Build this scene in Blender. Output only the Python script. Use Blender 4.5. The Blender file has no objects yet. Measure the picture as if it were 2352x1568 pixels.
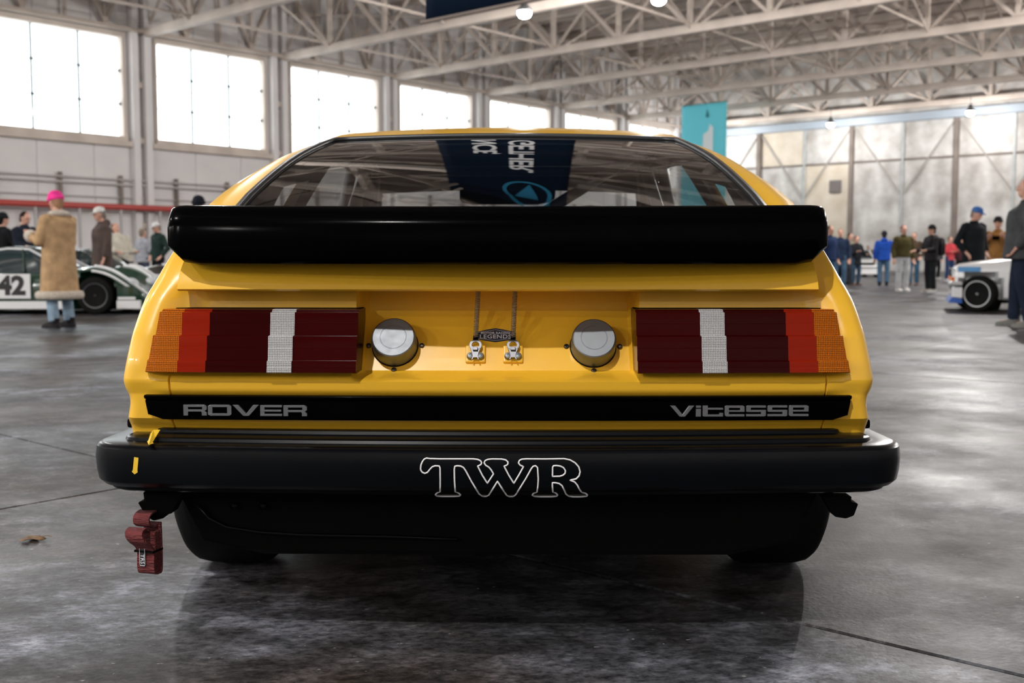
import bpy, bmesh, math, random
from mathutils import Vector, Matrix
random.seed(7)
R = math.radians
sc = bpy.context.scene
COL = sc.collection

# ------------------------------------------------------------------ camera
FPX = 2450.0                              # focal length in pixels of the 2352 px frame
CAM = Vector((0.05, -2.28, 0.865))
PITCH = math.atan(189 / FPX)
YAW = R(0.43)
cam_d = bpy.data.cameras.new('camera')
cam_d.sensor_width = 36.0
cam_d.lens = FPX / 2352 * 36.0
cam_d.clip_end = 400
cam = bpy.data.objects.new('camera', cam_d)
COL.objects.link(cam)
cam.location = CAM
cam.rotation_euler = (math.pi / 2 - PITCH, 0, YAW)
cam_d.dof.use_dof = True
cam_d.dof.focus_distance = 2.33
cam_d.dof.aperture_fstop = 5.0
sc.camera = cam

# ------------------------------------------------------------------ sky and exposure
world = bpy.data.worlds.new('world')
sc.world = world
world.use_nodes = True
bgn = world.node_tree.nodes['Background']
bgn.inputs[0].default_value = (0.93, 0.97, 1.0, 1)     # even overcast sky
bgn.inputs[1].default_value = 4.2
sc.view_settings.view_transform = 'Standard'
sc.view_settings.look = 'None'
sc.view_settings.gamma = 1.0
sc.view_settings.use_curve_mapping = False
sc.view_settings.exposure = 0.33
LAMP_W = 2500.0                            # strength of one hall lamp

# ------------------------------------------------------------------ pixel helpers (2352 x 1568 frame)
_cr = Matrix.Rotation(YAW, 3, 'Z') @ Matrix.Rotation(math.pi / 2 - PITCH, 3, 'X')
def ray(px, py):
    return (_cr @ Vector(((px - 1176) / FPX, (784 - py) / FPX, -1))).normalized()
def at(px, py, y):
    d = ray(px, py); t = (y - CAM.y) / d.y
    return CAM + d * t
def ground(px, py, z=0.0):
    d = ray(px, py); t = (z - CAM.z) / d.z
    return CAM + d * t
def on_surf(px, py, fy, y0=0.05):
    """point of the view ray on a surface y = fy(x, z)"""
    y = y0
    for _ in range(12):
        p = at(px, py, y); y = fy(p.x, p.z)
    return at(px, py, y)

# ------------------------------------------------------------------ materials
MATS = {}
def mat(name, col, rough=0.5, metal=0.0, spec=0.5, coat=0.0, var=0.0, vscale=6.0, bump=0.0, bscale=40.0,
        emit=None, estr=0.0, sheen=0.0, trans=0.0, col2=None, rvar=0.0, stretch=None, detail=6.0):
    if name in MATS: return MATS[name]
    m = bpy.data.materials.new(name); m.use_nodes = True
    nt = m.node_tree; b = nt.nodes['Principled BSDF']
    b.inputs['Base Color'].default_value = (*col, 1)
    b.inputs['Roughness'].default_value = rough
    b.inputs['Metallic'].default_value = metal
    b.inputs['Specular IOR Level'].default_value = spec
    b.inputs['Coat Weight'].default_value = coat
    b.inputs['Coat Roughness'].default_value = 0.06
    b.inputs['Sheen Weight'].default_value = sheen
    b.inputs['Transmission Weight'].default_value = trans
    if emit:
        b.inputs['Emission Color'].default_value = (*emit, 1)
        b.inputs['Emission Strength'].default_value = estr
    if var or col2 or bump or rvar:
        tc = nt.nodes.new('ShaderNodeTexCoord'); mp = nt.nodes.new('ShaderNodeMapping')
        nt.links.new(tc.outputs['Object'], mp.inputs[0])
        if stretch: mp.inputs['Scale'].default_value = stretch
        n = nt.nodes.new('ShaderNodeTexNoise'); n.inputs['Scale'].default_value = vscale; n.inputs['Detail'].default_value = detail
        nt.links.new(mp.outputs[0], n.inputs['Vector'])
        if var or col2:
            r = nt.nodes.new('ShaderNodeValToRGB')
            c2 = col2 or tuple(min(1, c * (1 + var)) for c in col)
            c1 = col if col2 else tuple(c * (1 - var) for c in col)
            r.color_ramp.elements[0].position = 0.35; r.color_ramp.elements[1].position = 0.65
            r.color_ramp.elements[0].color = (*c1, 1); r.color_ramp.elements[1].color = (*c2, 1)
            nt.links.new(n.outputs['Fac'], r.inputs[0]); nt.links.new(r.outputs[0], b.inputs['Base Color'])
        if rvar:
            mr = nt.nodes.new('ShaderNodeMapRange')
            mr.inputs['To Min'].default_value = max(0.02, rough - rvar); mr.inputs['To Max'].default_value = rough + rvar
            nt.links.new(n.outputs['Fac'], mr.inputs[0]); nt.links.new(mr.outputs[0], b.inputs['Roughness'])
        if bump:
            n2 = nt.nodes.new('ShaderNodeTexNoise'); n2.inputs['Scale'].default_value = bscale; n2.inputs['Detail'].default_value = 4
            nt.links.new(mp.outputs[0], n2.inputs['Vector'])
            bp = nt.nodes.new('ShaderNodeBump'); bp.inputs['Strength'].default_value = bump; bp.inputs['Distance'].default_value = 0.02
            nt.links.new(n2.outputs['Fac'], bp.inputs['Height']); nt.links.new(bp.outputs[0], b.inputs['Normal'])
    MATS[name] = m
    return m

def glass_mat(name, tint, refl=1.0, f0=0.04):
    """thin pane: lets light straight through, mirrors by Fresnel"""
    if name in MATS: return MATS[name]
    m = bpy.data.materials.new(name); m.use_nodes = True
    nt = m.node_tree; nt.nodes.clear()
    out = nt.nodes.new('ShaderNodeOutputMaterial'); mx = nt.nodes.new('ShaderNodeMixShader')
    tr = nt.nodes.new('ShaderNodeBsdfTransparent'); tr.inputs[0].default_value = (*tint, 1)
    gl = nt.nodes.new('ShaderNodeBsdfGlossy'); gl.inputs['Roughness'].default_value = 0.0
    gl.inputs['Color'].default_value = (refl, refl, refl, 1)
    lw = nt.nodes.new('ShaderNodeLayerWeight'); lw.inputs['Blend'].default_value = 0.5     # Schlick: f0 + (1 - f0) facing^5, same from both sides
    pw = nt.nodes.new('ShaderNodeMath'); pw.operation = 'POWER'; pw.inputs[1].default_value = 5.0
    ma = nt.nodes.new('ShaderNodeMath'); ma.operation = 'MULTIPLY_ADD'; ma.inputs[1].default_value = 1 - f0; ma.inputs[2].default_value = f0
    nt.links.new(lw.outputs['Facing'], pw.inputs[0]); nt.links.new(pw.outputs[0], ma.inputs[0])
    nt.links.new(ma.outputs[0], mx.inputs[0]); nt.links.new(tr.outputs[0], mx.inputs[1]); nt.links.new(gl.outputs[0], mx.inputs[2])
    nt.links.new(mx.outputs[0], out.inputs[0])
    MATS[name] = m
    return m

# ------------------------------------------------------------------ mesh builder
class MB:
    def __init__(s): s.v = []; s.f = []
    def add(s, vs, fs):
        o = len(s.v); s.v += [tuple(p) for p in vs]; s.f += [tuple(i + o for i in f) for f in fs]; return s
    def box(s, x0, y0, z0, x1, y1, z1):
        v = [(x0,y0,z0),(x1,y0,z0),(x1,y1,z0),(x0,y1,z0),(x0,y0,z1),(x1,y0,z1),(x1,y1,z1),(x0,y1,z1)]
        return s.add(v, [(0,3,2,1),(4,5,6,7),(0,1,5,4),(1,2,6,5),(2,3,7,6),(3,0,4,7)])
    def beam(s, a, b, w, h=None, up=(0, 0, 1)):
        """rectangular bar from a to b"""
        a = Vector(a); b = Vector(b); h = h or w; d = (b - a).normalized(); up = Vector(up)
        if abs(d.dot(up)) > 0.95: up = Vector((0, 1, 0)) if abs(d.y) < 0.9 else Vector((1, 0, 0))
        sx = d.cross(up).normalized(); sy = sx.cross(d).normalized()
        v = []
        for p in (a, b):
            for i, j in ((-1,-1),(1,-1),(1,1),(-1,1)): v.append(p + sx * (i * w / 2) + sy * (j * h / 2))
        return s.add(v, [(0,1,2,3),(7,6,5,4),(0,4,5,1),(1,5,6,2),(2,6,7,3),(3,7,4,0)])
    def tube(s, pts, r, n=8, closed=False, caps=True):
        pts = [Vector(p) for p in pts]; m = len(pts)
        rs = r if isinstance(r, (list, tuple)) else [r] * m
        rings = []; pu = None
        for i, p in enumerate(pts):
            if closed: d = (pts[(i + 1) % m] - pts[i - 1])
            else: d = pts[min(i + 1, m - 1)] - pts[max(i - 1, 0)]
            if d.length < 1e-9: d = Vector((0, 0, 1))
            d.normalize()
            if pu is None:
                pu = Vector((0, 0, 1)) if abs(d.z) < 0.9 else Vector((0, 1, 0))
            u = (pu - d * pu.dot(d))
            if u.length < 1e-6: u = Vector((1, 0, 0)) - d * d.x
            u.normalize(); w = d.cross(u); pu = u
            rings.append([p + (u * math.cos(2 * math.pi * k / n) + w * math.sin(2 * math.pi * k / n)) * rs[i] for k in range(n)])
        return s.loft(rings, closed_ring=True, loop=closed, caps=caps and not closed)
    def loft(s, rings, closed_ring=True, loop=False, caps=False):
        n = len(rings[0]); m = len(rings); vs = [p for rg in rings for p in rg]; fs = []
        for i in range(m if loop else m - 1):
            j = (i + 1) % m
            for k in range(n if closed_ring else n - 1):
                l = (k + 1) % n
                fs.append((i * n + k, i * n + l, j * n + l, j * n + k))
        if caps:
            fs.append(tuple(range(n - 1, -1, -1))); fs.append(tuple((m - 1) * n + k for k in range(n)))
        return s.add(vs, fs)
    def lathe(s, prof, n=24, axis='z', c=(0, 0, 0)):
        """prof: list of (radius, height)"""
        rings = []
        for r, h in prof:
            rg = []
            for k in range(n):
                a = 2 * math.pi * k / n; x = r * math.cos(a); y = r * math.sin(a)
                p = {'z': (x, y, h), 'y': (x, h, y), 'x': (h, x, y)}[axis]
                rg.append((p[0] + c[0], p[1] + c[1], p[2] + c[2]))
            rings.append(rg)
        return s.loft(rings, caps=True)
    def prism(s, poly, a, b, plane='xz'):
        """polygon extruded: plane 'xz' along y from a to b, 'yz' along x, 'xy' along z"""
        n = len(poly); vs = []
        for h in (a, b):
            for p, q in poly:
                vs.append({'xz': (p, h, q), 'yz': (h, p, q), 'xy': (p, q, h)}[plane])
        fs = [tuple(range(n)), tuple(range(2 * n - 1, n - 1, -1))]
        for k in range(n):
            l = (k + 1) % n; fs.append((k, k + n, l + n, l))
        return s.add(vs, fs)
    def ellipsoid(s, c, rx, ry, rz, n=14, m=9):
        rings = []
        for i in range(m + 1):
            t = math.pi * (0.02 + 0.96 * i / m)
            rings.append([(c[0] + rx * math.sin(t) * math.cos(2 * math.pi * k / n), c[1] + ry * math.sin(t) * math.sin(2 * math.pi * k / n),
                           c[2] - rz * math.cos(t)) for k in range(n)])
        return s.loft(rings, caps=True)
    def mesh(s, name, smooth=False, angle=None, bevel=0, segs=2):
        me = bpy.data.meshes.new(name); me.from_pydata(s.v, [], s.f)
        bm = bmesh.new(); bm.from_mesh(me)
        bmesh.ops.recalc_face_normals(bm, faces=bm.faces)
        if bevel:
            ed = [e for e in bm.edges if len(e.link_faces) == 2 and e.calc_face_angle(0) > R(30)]
            bmesh.ops.bevel(bm, geom=ed, offset=bevel, segments=segs, affect='EDGES', profile=0.6, clamp_overlap=True)
        if smooth or angle:
            lim = R(angle or 180)
            for f in bm.faces: f.smooth = True
            for e in bm.edges:
                if len(e.link_faces) == 2 and e.calc_face_angle(0) > lim: e.smooth = False
        bm.to_mesh(me); bm.free()
        return me
    def build(s, name, m, parent=None, **k):
        return link(name, s.mesh(name, **k), m, parent)

def link(name, me, m=None, parent=None, loc=None, rot=None):
    o = bpy.data.objects.new(name, me); COL.objects.link(o)
    if m is not None and me is not None and len(me.materials) == 0: me.materials.append(m)
    if parent is not None: o.parent = parent
    if loc is not None: o.location = loc
    if rot is not None: o.rotation_euler = rot
    return o
def tag(o, label=None, cat=None, group=None, kind=None):
    if label: o['label'] = label
    if cat: o['category'] = cat
    if group: o['group'] = group
    if kind: o['kind'] = kind
    return o
def thing(name, label, cat, loc=(0, 0, 0), rz=0.0, group=None, kind=None):
    o = bpy.data.objects.new(name, None); COL.objects.link(o); o.empty_display_size = 0.1
    o.location = loc; o.rotation_euler = (0, 0, rz)
    return tag(o, label, cat, group, kind)
def copy_tree(o, parent=None):
    c = o.copy(); COL.objects.link(c); c.parent = parent
    for ch in list(o.children): copy_tree(ch, c)
    return c
def smooth(t): t = max(0.0, min(1.0, t)); return t * t * (3 - 2 * t)
def lerp(a, b, t): return a + (b - a) * t
def interp(tab, x):
    """piecewise linear table [(x, y), ...]"""
    if x <= tab[0][0]: return tab[0][1]
    for (a, p), (b, q) in zip(tab, tab[1:]):
        if x <= b: return p + (q - p) * (x - a) / (b - a)
    return tab[-1][1]
def sinterp(tab, x):
    """smooth (monotone-ish cubic) table"""
    n = len(tab)
    if x <= tab[0][0]: return tab[0][1]
    if x >= tab[-1][0]: return tab[-1][1]
    for i in range(n - 1):
        x0, y0 = tab[i]; x1, y1 = tab[i + 1]
        if x <= x1:
            h = x1 - x0; t = (x - x0) / h
            def sl(j):
                if j == 0: return (tab[1][1] - tab[0][1]) / (tab[1][0] - tab[0][0])
                if j == n - 1: return (tab[-1][1] - tab[-2][1]) / (tab[-1][0] - tab[-2][0])
                return (tab[j + 1][1] - tab[j - 1][1]) / (tab[j + 1][0] - tab[j - 1][0])
            m0, m1 = sl(i) * h, sl(i + 1) * h
            return (2*t**3-3*t*t+1)*y0 + (t**3-2*t*t+t)*m0 + (-2*t**3+3*t*t)*y1 + (t**3-t*t)*m1
def text_mesh(body, size=1.0, extrude=0.0, offset=0.0, sx=1.0, align='CENTER', spacing=1.0, shear=0.0):
    c = bpy.data.curves.new('t', 'FONT'); c.body = body; c.size = size; c.extrude = extrude; c.offset = offset
    c.align_x = align; c.align_y = 'CENTER'; c.space_character = spacing; c.shear = shear; c.resolution_u = 3
    o = bpy.data.objects.new('t', c); COL.objects.link(o)
    me = bpy.data.meshes.new_from_object(o)
    bpy.data.objects.remove(o); bpy.data.curves.remove(c)
    for v in me.vertices: v.co.x *= sx
    return me
# ================================================================== THE HALL
PHI = R(40.07)
UD = Vector((math.sin(PHI), math.cos(PHI), 0)); VD = Vector((math.cos(PHI), -math.sin(PHI), 0))
VC = 43.2                                  # distance of the camera from the window wall
U0, BAY = 25.7, 7.4                        # first frame seen in the picture, frame spacing
WID = 56.0
KS = range(-8, 6)                          # bays
UB, UF = U0 + KS[0] * BAY, U0 + 6 * BAY    # back and far end of the hall
def hall(u, v, z=0.0):
    p = UD * u + VD * (v - VC); return Vector((CAM.x + p.x, CAM.y + p.y, z))
def hallobj(name, mb, m, u=0, v=0, z=0, parent=None, **k):
    o = link(name, mb.mesh(name, **k), m, parent)
    if parent is None:
        o.location = hall(u, v, z); o.rotation_euler = (0, 0, -PHI)
    else: o.location = (v, u, z)
    return o
def hall_thing(name, label, cat, u, v, z=0, kind='structure', group=None):
    return thing(name, label, cat, hall(u, v, z), -PHI, group, kind)

# ---- floor: cast concrete slabs with open joints
def concrete():
    m = bpy.data.materials.new('concrete'); m.use_nodes = True; nt = m.node_tree; b = nt.nodes['Principled BSDF']
    N = nt.nodes.new; L = nt.links.new
    g = N('ShaderNodeNewGeometry')
    def noise(scale, detail, stretch=(1, 1, 1), rough=0.55, rot=0.0):
        mp = N('ShaderNodeMapping'); mp.inputs['Scale'].default_value = stretch; mp.inputs['Rotation'].default_value = (0, 0, rot)
        n = N('ShaderNodeTexNoise'); n.inputs['Scale'].default_value = scale; n.inputs['Detail'].default_value = detail
        n.inputs['Roughness'].default_value = rough
        L(g.outputs['Position'], mp.inputs[0]); L(mp.outputs[0], n.inputs['Vector']); return n.outputs['Fac']
    def ramp(fac, stops):
        r = N('ShaderNodeValToRGB'); e = r.color_ramp.elements
        e[0].position, e[0].color = stops[0][0], (*stops[0][1], 1); e[1].position, e[1].color = stops[-1][0], (*stops[-1][1], 1)
        for p, c in stops[1:-1]: x = e.new(p); x.color = (*c, 1)
        L(fac, r.inputs[0]); return r.outputs[0]
    def mix(fac, a, c, t='MIX'):
        x = N('ShaderNodeMix'); x.data_type = 'RGBA'; x.blend_type = t
        if isinstance(fac, float): x.inputs[0].default_value = fac
        else: L(fac, x.inputs[0])
        L(a, x.inputs[6])
        if isinstance(c, tuple): x.inputs[7].default_value = (*c, 1)
        else: L(c, x.inputs[7])
        return x.outputs[2]
    base = ramp(noise(1.1, 9, rough=0.65), [(0.38, (0.024, 0.024, 0.027)), (0.5, (0.056, 0.058, 0.065)), (0.61, (0.140, 0.146, 0.168))])
    stain = ramp(noise(0.75, 7, rot=0.5), [(0.42, (0, 0, 0)), (0.62, (1, 1, 1))])
    c = mix(stain, base, (0.034, 0.026, 0.0215))
    scr = ramp(noise(7, 9, (0.75, 1.25, 1), 0.72, -0.6), [(0.38, (0.36, 0.35, 0.34)), (0.5, (0.95, 0.95, 0.95)), (0.62, (1.95, 1.95, 2.0))])
    c = mix(1.0, c, scr, 'MULTIPLY')
    fine = ramp(noise(34, 8, (1, 1.6, 1), 0.75, -0.5), [(0.38, (0.4, 0.4, 0.4)), (0.62, (1.65, 1.65, 1.65))])
    c = mix(1.0, c, fine, 'MULTIPLY')
    speck = ramp(noise(38, 3, (1, 1.7, 1)), [(0.70, (0, 0, 0)), (0.73, (1, 1, 1))])
    c = mix(speck, c, (0.32, 0.32, 0.32))
    dspeck = ramp(noise(23, 3, (1, 1.5, 1), 0.5, 1.1), [(0.25, (1, 1, 1)), (0.285, (0, 0, 0))])
    c = mix(dspeck, c, (0.04, 0.035, 0.03))
    L(c, b.inputs['Base Color'])
    rr = N('ShaderNodeMapRange'); L(noise(0.9, 6, rough=0.6, rot=0.9), rr.inputs[0])
    rr.inputs['From Min'].default_value = 0.32; rr.inputs['From Max'].default_value = 0.68
    rr.inputs['To Min'].default_value = 0.30; rr.inputs['To Max'].default_value = 0.62
    L(rr.outputs[0], b.inputs['Roughness']); b.inputs['Specular IOR Level'].default_value = 0.20
    bp = N('ShaderNodeBump'); bp.inputs['Strength'].default_value = 0.25; bp.inputs['Distance'].default_value = 0.004
    L(noise(70, 5), bp.inputs['Height']); L(bp.outputs[0], b.inputs['Normal'])
    MATS['concrete'] = m
    return m
M_CONC = concrete()
M_JOINT = mat('joint_dirt', (0.035, 0.031, 0.027), 0.9)
floor_o = hallobj('floor', MB().box(-1, UB - 1, -0.3, WID + 1, UF + 1, -0.014), M_JOINT)
tag(floor_o, 'worn grey concrete hangar floor with slab joints', 'floor', kind='structure')
_ja = ground(120, 1148) - CAM; _jb = ground(2076, 1487) - CAM
JV = VC + _ja.dot(VD); JU = _jb.dot(UD)                    # joints traced in the picture
SV, SU = 4.6, 5.6
slab = MB().box(0.006, 0.006, -0.2, SV - 0.006, SU - 0.006, 0.0).mesh('slab', bevel=0.004, segs=1)
slab.materials.append(M_CONC)
iv0 = math.floor((0 - JV) / SV); iv1 = math.ceil((WID - JV) / SV); iu0 = math.floor((UB - JU) / SU); iu1 = math.ceil((UF - JU) / SU)
for i in range(iv0, iv1):
    for j in range(iu0, iu1):
        o = link('slab', slab, None, floor_o); o.location = (JV + i * SV, JU + j * SU, 0)

# ---- steel and sheeting
M_STEEL = mat('painted_steel', (0.56, 0.485, 0.43), 0.75, spec=0.2, var=0.13, vscale=0.7)
M_STEELD = mat('grey_steel', (0.21, 0.175, 0.155), 0.75, spec=0.2, var=0.2, vscale=0.8)
M_WALL = mat('painted_sheeting', (0.66, 0.635, 0.63), 0.65, var=0.05, vscale=0.5)
M_FAR = mat('weathered_sheeting', (0.38, 0.355, 0.33), 0.75, col2=(0.68, 0.665, 0.645), vscale=0.7, detail=8)
M_FAR2 = mat('tan_sheeting', (0.54, 0.46, 0.36), 0.7, col2=(0.68, 0.61, 0.52), vscale=0.7)
M_DECK = mat('roof_lining', (0.42, 0.35, 0.31), 0.75, var=0.16, vscale=0.35)
M_FRAME = mat('window_steel', (0.42, 0.44, 0.44), 0.5, var=0.1, vscale=2)
M_MULL = mat('glazing_bar', (0.075, 0.11, 0.115), 0.5, var=0.1)
M_PANE = glass_mat('hall_pane', (0.93, 0.95, 0.95))
ZC, ZT, ZR = 10.7, 14.5, 15.1              # lower chord, upper chord, roof lining

# ---- window wall
wl = hallobj('wall_left', MB().box(-0.35, UB, 0, 0, UF, 5.95), M_WALL)
tag(wl, 'pale sheeted hangar wall below the high windows', 'wall', kind='structure')
def wallblock(u0, u1, z0, z1): return hallobj('wall_block', MB().box(-0.35, u0, z0, 0, u1, z1), M_WALL, parent=wl)
panel_w = MB().box(0.0, 0.03, 0.15, 0.035, BAY / 3 - 0.03, 5.75).mesh('wall_panel', bevel=0.006, segs=1); panel_w.materials.append(M_WALL)
upper_w = MB().box(0.0, 0.03, 10.75, 0.035, BAY / 3 - 0.03, 14.9).mesh('upper_panel', bevel=0.006, segs=1); upper_w.materials.append(M_WALL)
for k in KS:
    ub = U0 + k * BAY
    wallblock(ub - 0.95, ub + 0.45, 5.95, 10.6)
    for i in range(3):
        o = link('wall_panel', panel_w, None, wl); o.location = (0, ub + i * BAY / 3, 0)
        o = link('upper_panel', upper_w, None, wl); o.location = (0, ub + i * BAY / 3, 0)
wallblock(UF - 0.95, UF, 5.95, 10.6); wallblock(UB, UF, 10.6, ZR + 0.3)
WZ0, WZ1, WW = 6.15, 10.38, BAY - 1.40 - 0.2
def make_window(k):
    ub = U0 + k * BAY + 0.45
    w = hall_thing('window_%d' % (k - KS[0] + 1), 'steel framed hangar window of nine bright panes in the high wall', 'window', ub, 0, 0)
    W = BAY - 1.40
    fr = MB()
    fr.box(-0.3, 0, 5.95, 0.22, W, WZ0).box(-0.3, 0, WZ1, 0.12, W, 10.6)
    fr.box(-0.3, 0, WZ0, 0.10, 0.13, WZ1).box(-0.3, W - 0.13, WZ0, 0.10, W, WZ1)
    fr.build('window_frame', M_STEEL, w)
    sill = MB().box(0.0, -0.25, 5.72, 0.30, W + 0.25, 5.95); sill.build('window_sill', M_STEEL, w, bevel=0.01)
    for i in (1, 2):
        MB().box(-0.18, W * i / 3 - 0.035, WZ0, -0.08, W * i / 3 + 0.035, WZ1).build('mullion', M_MULL, w)
        MB().box(-0.17, 0.13, lerp(WZ0, WZ1, i / 3) - 0.014, -0.10, W - 0.13, lerp(WZ0, WZ1, i / 3) + 0.014).build('glazing_bar', M_MULL, w)
    for i in range(4):
        for j in (1, 2):
            MB().box(-0.17, W * i / 3 - 0.07 if i in (1, 2) else (0.13 if i == 0 else W - 0.23), lerp(WZ0, WZ1, j / 3) - 0.05,
                     -0.05, W * i / 3 + 0.07 if i in (1, 2) else (0.23 if i == 0 else W - 0.13), lerp(WZ0, WZ1, j / 3) + 0.05).build('window_catch', M_MULL, w)
    for i in range(3):
        for j in range(3):
            MB().box(-0.140, W * i / 3 + 0.04, lerp(WZ0, WZ1, j / 3) + 0.016, -0.134, W * (i + 1) / 3 - 0.04, lerp(WZ0, WZ1, (j + 1) / 3) - 0.016).build('pane', M_PANE, w)
    return w
w0 = make_window(KS[0])
for k in list(KS)[1:]:
    c = copy_tree(w0); c.name = 'window_%d' % (k - KS[0] + 1); c.location = hall(U0 + k * BAY + 0.45, 0, 0)

# columns, two posts each
def column(u, v, side=1):
    c = hall_thing('steel_column', 'pale painted twin-post steel column carrying a roof truss at the window wall', 'column', u, v)
    for du in (-0.62, -0.02):
        MB().box(0.0, du - 0.15, 0, side * 0.34, du + 0.15, ZT).build('post', M_WALL, c, bevel=0.02)
    for z in (2.2, 5.9, 8.3, 10.6): MB().box(side * 0.1, -0.62, z, side * 0.14, -0.02, z + 0.25).build('tie_plate', M_STEEL, c)
    c['group'] = 'columns along the window wall'
    return c
col0 = column(U0 + KS[0] * BAY, 0.04)
for k in list(KS)[1:] + [6]:
    c = copy_tree(col0); c.location = hall(U0 + k * BAY - (0.3 if k == 6 else 0), 0.04, 0)

# lattice above the windows
_g = thing('wall_lattice', 'grey steel lattice bracing above one window of the wall', 'bracing', hall(U0 + KS[0] * BAY, 0.32), -PHI, 'lattice panels above the windows', 'structure')
nodes_ = [0.2, 1.95, 3.7, 5.45, 7.2]
MB().box(-0.08, 0, 10.62, 0.10, BAY, 10.80).build('lower_rail', M_STEEL, _g)
for i, u in enumerate(nodes_):
    if 0 < i < 4: MB().beam((0, u, 10.8), (0, u, 14.4), 0.11).build('vertical', M_STEEL, _g)
for i in range(4):
    a, b = ((nodes_[i], 14.4), (nodes_[i + 1], 10.8)) if i % 2 == 0 else ((nodes_[i], 10.8), (nodes_[i + 1], 14.4))
    MB().beam((0, a[0], a[1]), (0, b[0], b[1]), 0.12).build('diagonal', M_STEEL, _g)
for k in list(KS)[1:]:
    c = copy_tree(_g); c.location = hall(U0 + k * BAY, 0.32)

# ---- roof trusses
NP = 15; PW = WID / NP
m_ch = MB().box(0, -0.17, -0.19, WID, 0.17, 0.19).mesh('chord', bevel=0.06, segs=2); m_ch.materials.append(M_STEEL)
m_up = MB().box(0, -0.13, -0.15, WID, 0.13, 0.15).mesh('upper_chord'); m_up.materials.append(M_STEEL)
m_ve = MB().box(-0.10, -0.09, 0.18, 0.10, 0.09, ZT - ZC - 0.14).mesh('vertical'); m_ve.materials.append(M_STEEL)
m_dg = MB().beam((0, 0, 0.12), (PW, 0, ZT - ZC - 0.1), 0.17, 0.15).mesh('diagonal'); m_dg.materials.append(M_STEEL)
m_sub = MB().beam((0, 0.12, 0.1), (PW / 2, 0.12, (ZT - ZC) / 2), 0.10, 0.10).mesh('sub_diagonal'); m_sub.materials.append(M_STEEL)
def truss(u):
    t = hall_thing('roof_truss', 'deep cream painted steel lattice roof truss spanning the hangar', 'truss', u, 0, ZC, group='roof trusses')
    link('lower_chord', m_ch, None, t); link('upper_chord', m_up, None, t, loc=(0, 0, ZT - ZC))
    for i in range(1, NP): link('vertical', m_ve, None, t, loc=(i * PW, 0, 0))
    for i in range(NP):
        o = link('diagonal', m_dg, None, t, loc=(i * PW, 0, 0))
        if i < NP // 2 + 1: o.location.x = (i + 1) * PW; o.scale.x = -1      # fall towards the middle
        s_ = link('sub_diagonal', m_sub, None, t, loc=(i * PW, 0, 0))
        if i >= NP // 2 + 1: s_.location.x = (i + 1) * PW; s_.scale.x = -1
    return t
t0 = truss(U0 + KS[0] * BAY)
for k in list(KS)[1:] + [6]:
    c = copy_tree(t0); c.location = hall(U0 + k * BAY - (0.5 if k == 6 else 0), 0, ZC)

# bracing between the trusses
m_b1 = MB().beam((0, 0.1, 0), (0, BAY - 0.1, ZT - ZC), 0.10, 0.09).mesh('brace'); m_b1.materials.append(M_STEEL)
m_b2 = MB().beam((0, 0.1, ZT - ZC), (0, BAY - 0.1, 0), 0.08, 0.08).mesh('brace'); m_b2.materials.append(M_STEEL)
m_b3 = MB().beam((0, 0.1, 0.22), (0, BAY - 0.1, 0.22), 0.10, 0.10).mesh('tie'); m_b3.materials.append(M_STEEL)
m_b4 = MB().beam((0, 0.1, 0.0), (PW * 2, BAY - 0.1, 0.0), 0.07, 0.07).mesh('plan_brace'); m_b4.materials.append(M_STEEL)
def bracing(u):
    t = hall_thing('roof_bracing', 'crossed steel braces and ties between two roof trusses', 'bracing', u, 0, ZC, group='bracing between the roof trusses')
    for i in range(1, NP, 2):
        link('brace', m_b1, None, t, loc=(i * PW, 0, 0)); link('brace', m_b2, None, t, loc=(i * PW + 0.1, 0, 0))
        link('tie', m_b3, None, t, loc=(i * PW, 0, 0))
    for i in range(0, NP - 1, 4): link('plan_brace', m_b4, None, t, loc=(i * PW, 0, (ZT - ZC) * 0.55))
    return t
b0 = bracing(U0 + KS[0] * BAY)
for k in list(KS)[1:]:
    c = copy_tree(b0); c.location = hall(U0 + k * BAY, 0, ZC)

# ---- roof: lining panels on dark purlins
ceil_o = hallobj('ceiling', MB().box(-0.4, UB, ZR + 0.25, WID + 0.4, UF, ZR + 0.4), M_DECK)
tag(ceil_o, 'underside of the hangar roof above pale lining panels', 'ceiling', kind='structure')
NS = 3
m_pan = MB().box(0.05, 0.14, 0, WID / 4 - 0.05, BAY / NS - 0.14, 0.1).mesh('lining_panel'); m_pan.materials.append(M_DECK)
m_pur = MB().box(0, -0.06, -0.34, WID, 0.06, 0.1).mesh('purlin'); m_pur.materials.append(M_STEEL)
for k in KS:
    for i in range(NS):
        ub = U0 + k * BAY + i * BAY / NS
        link('purlin', m_pur, None, ceil_o, loc=(0, ub, ZR + 0.05))
        for q in range(4): link('lining_panel', m_pan, None, ceil_o, loc=(q * WID / 4, ub, ZR + 0.15))

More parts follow.
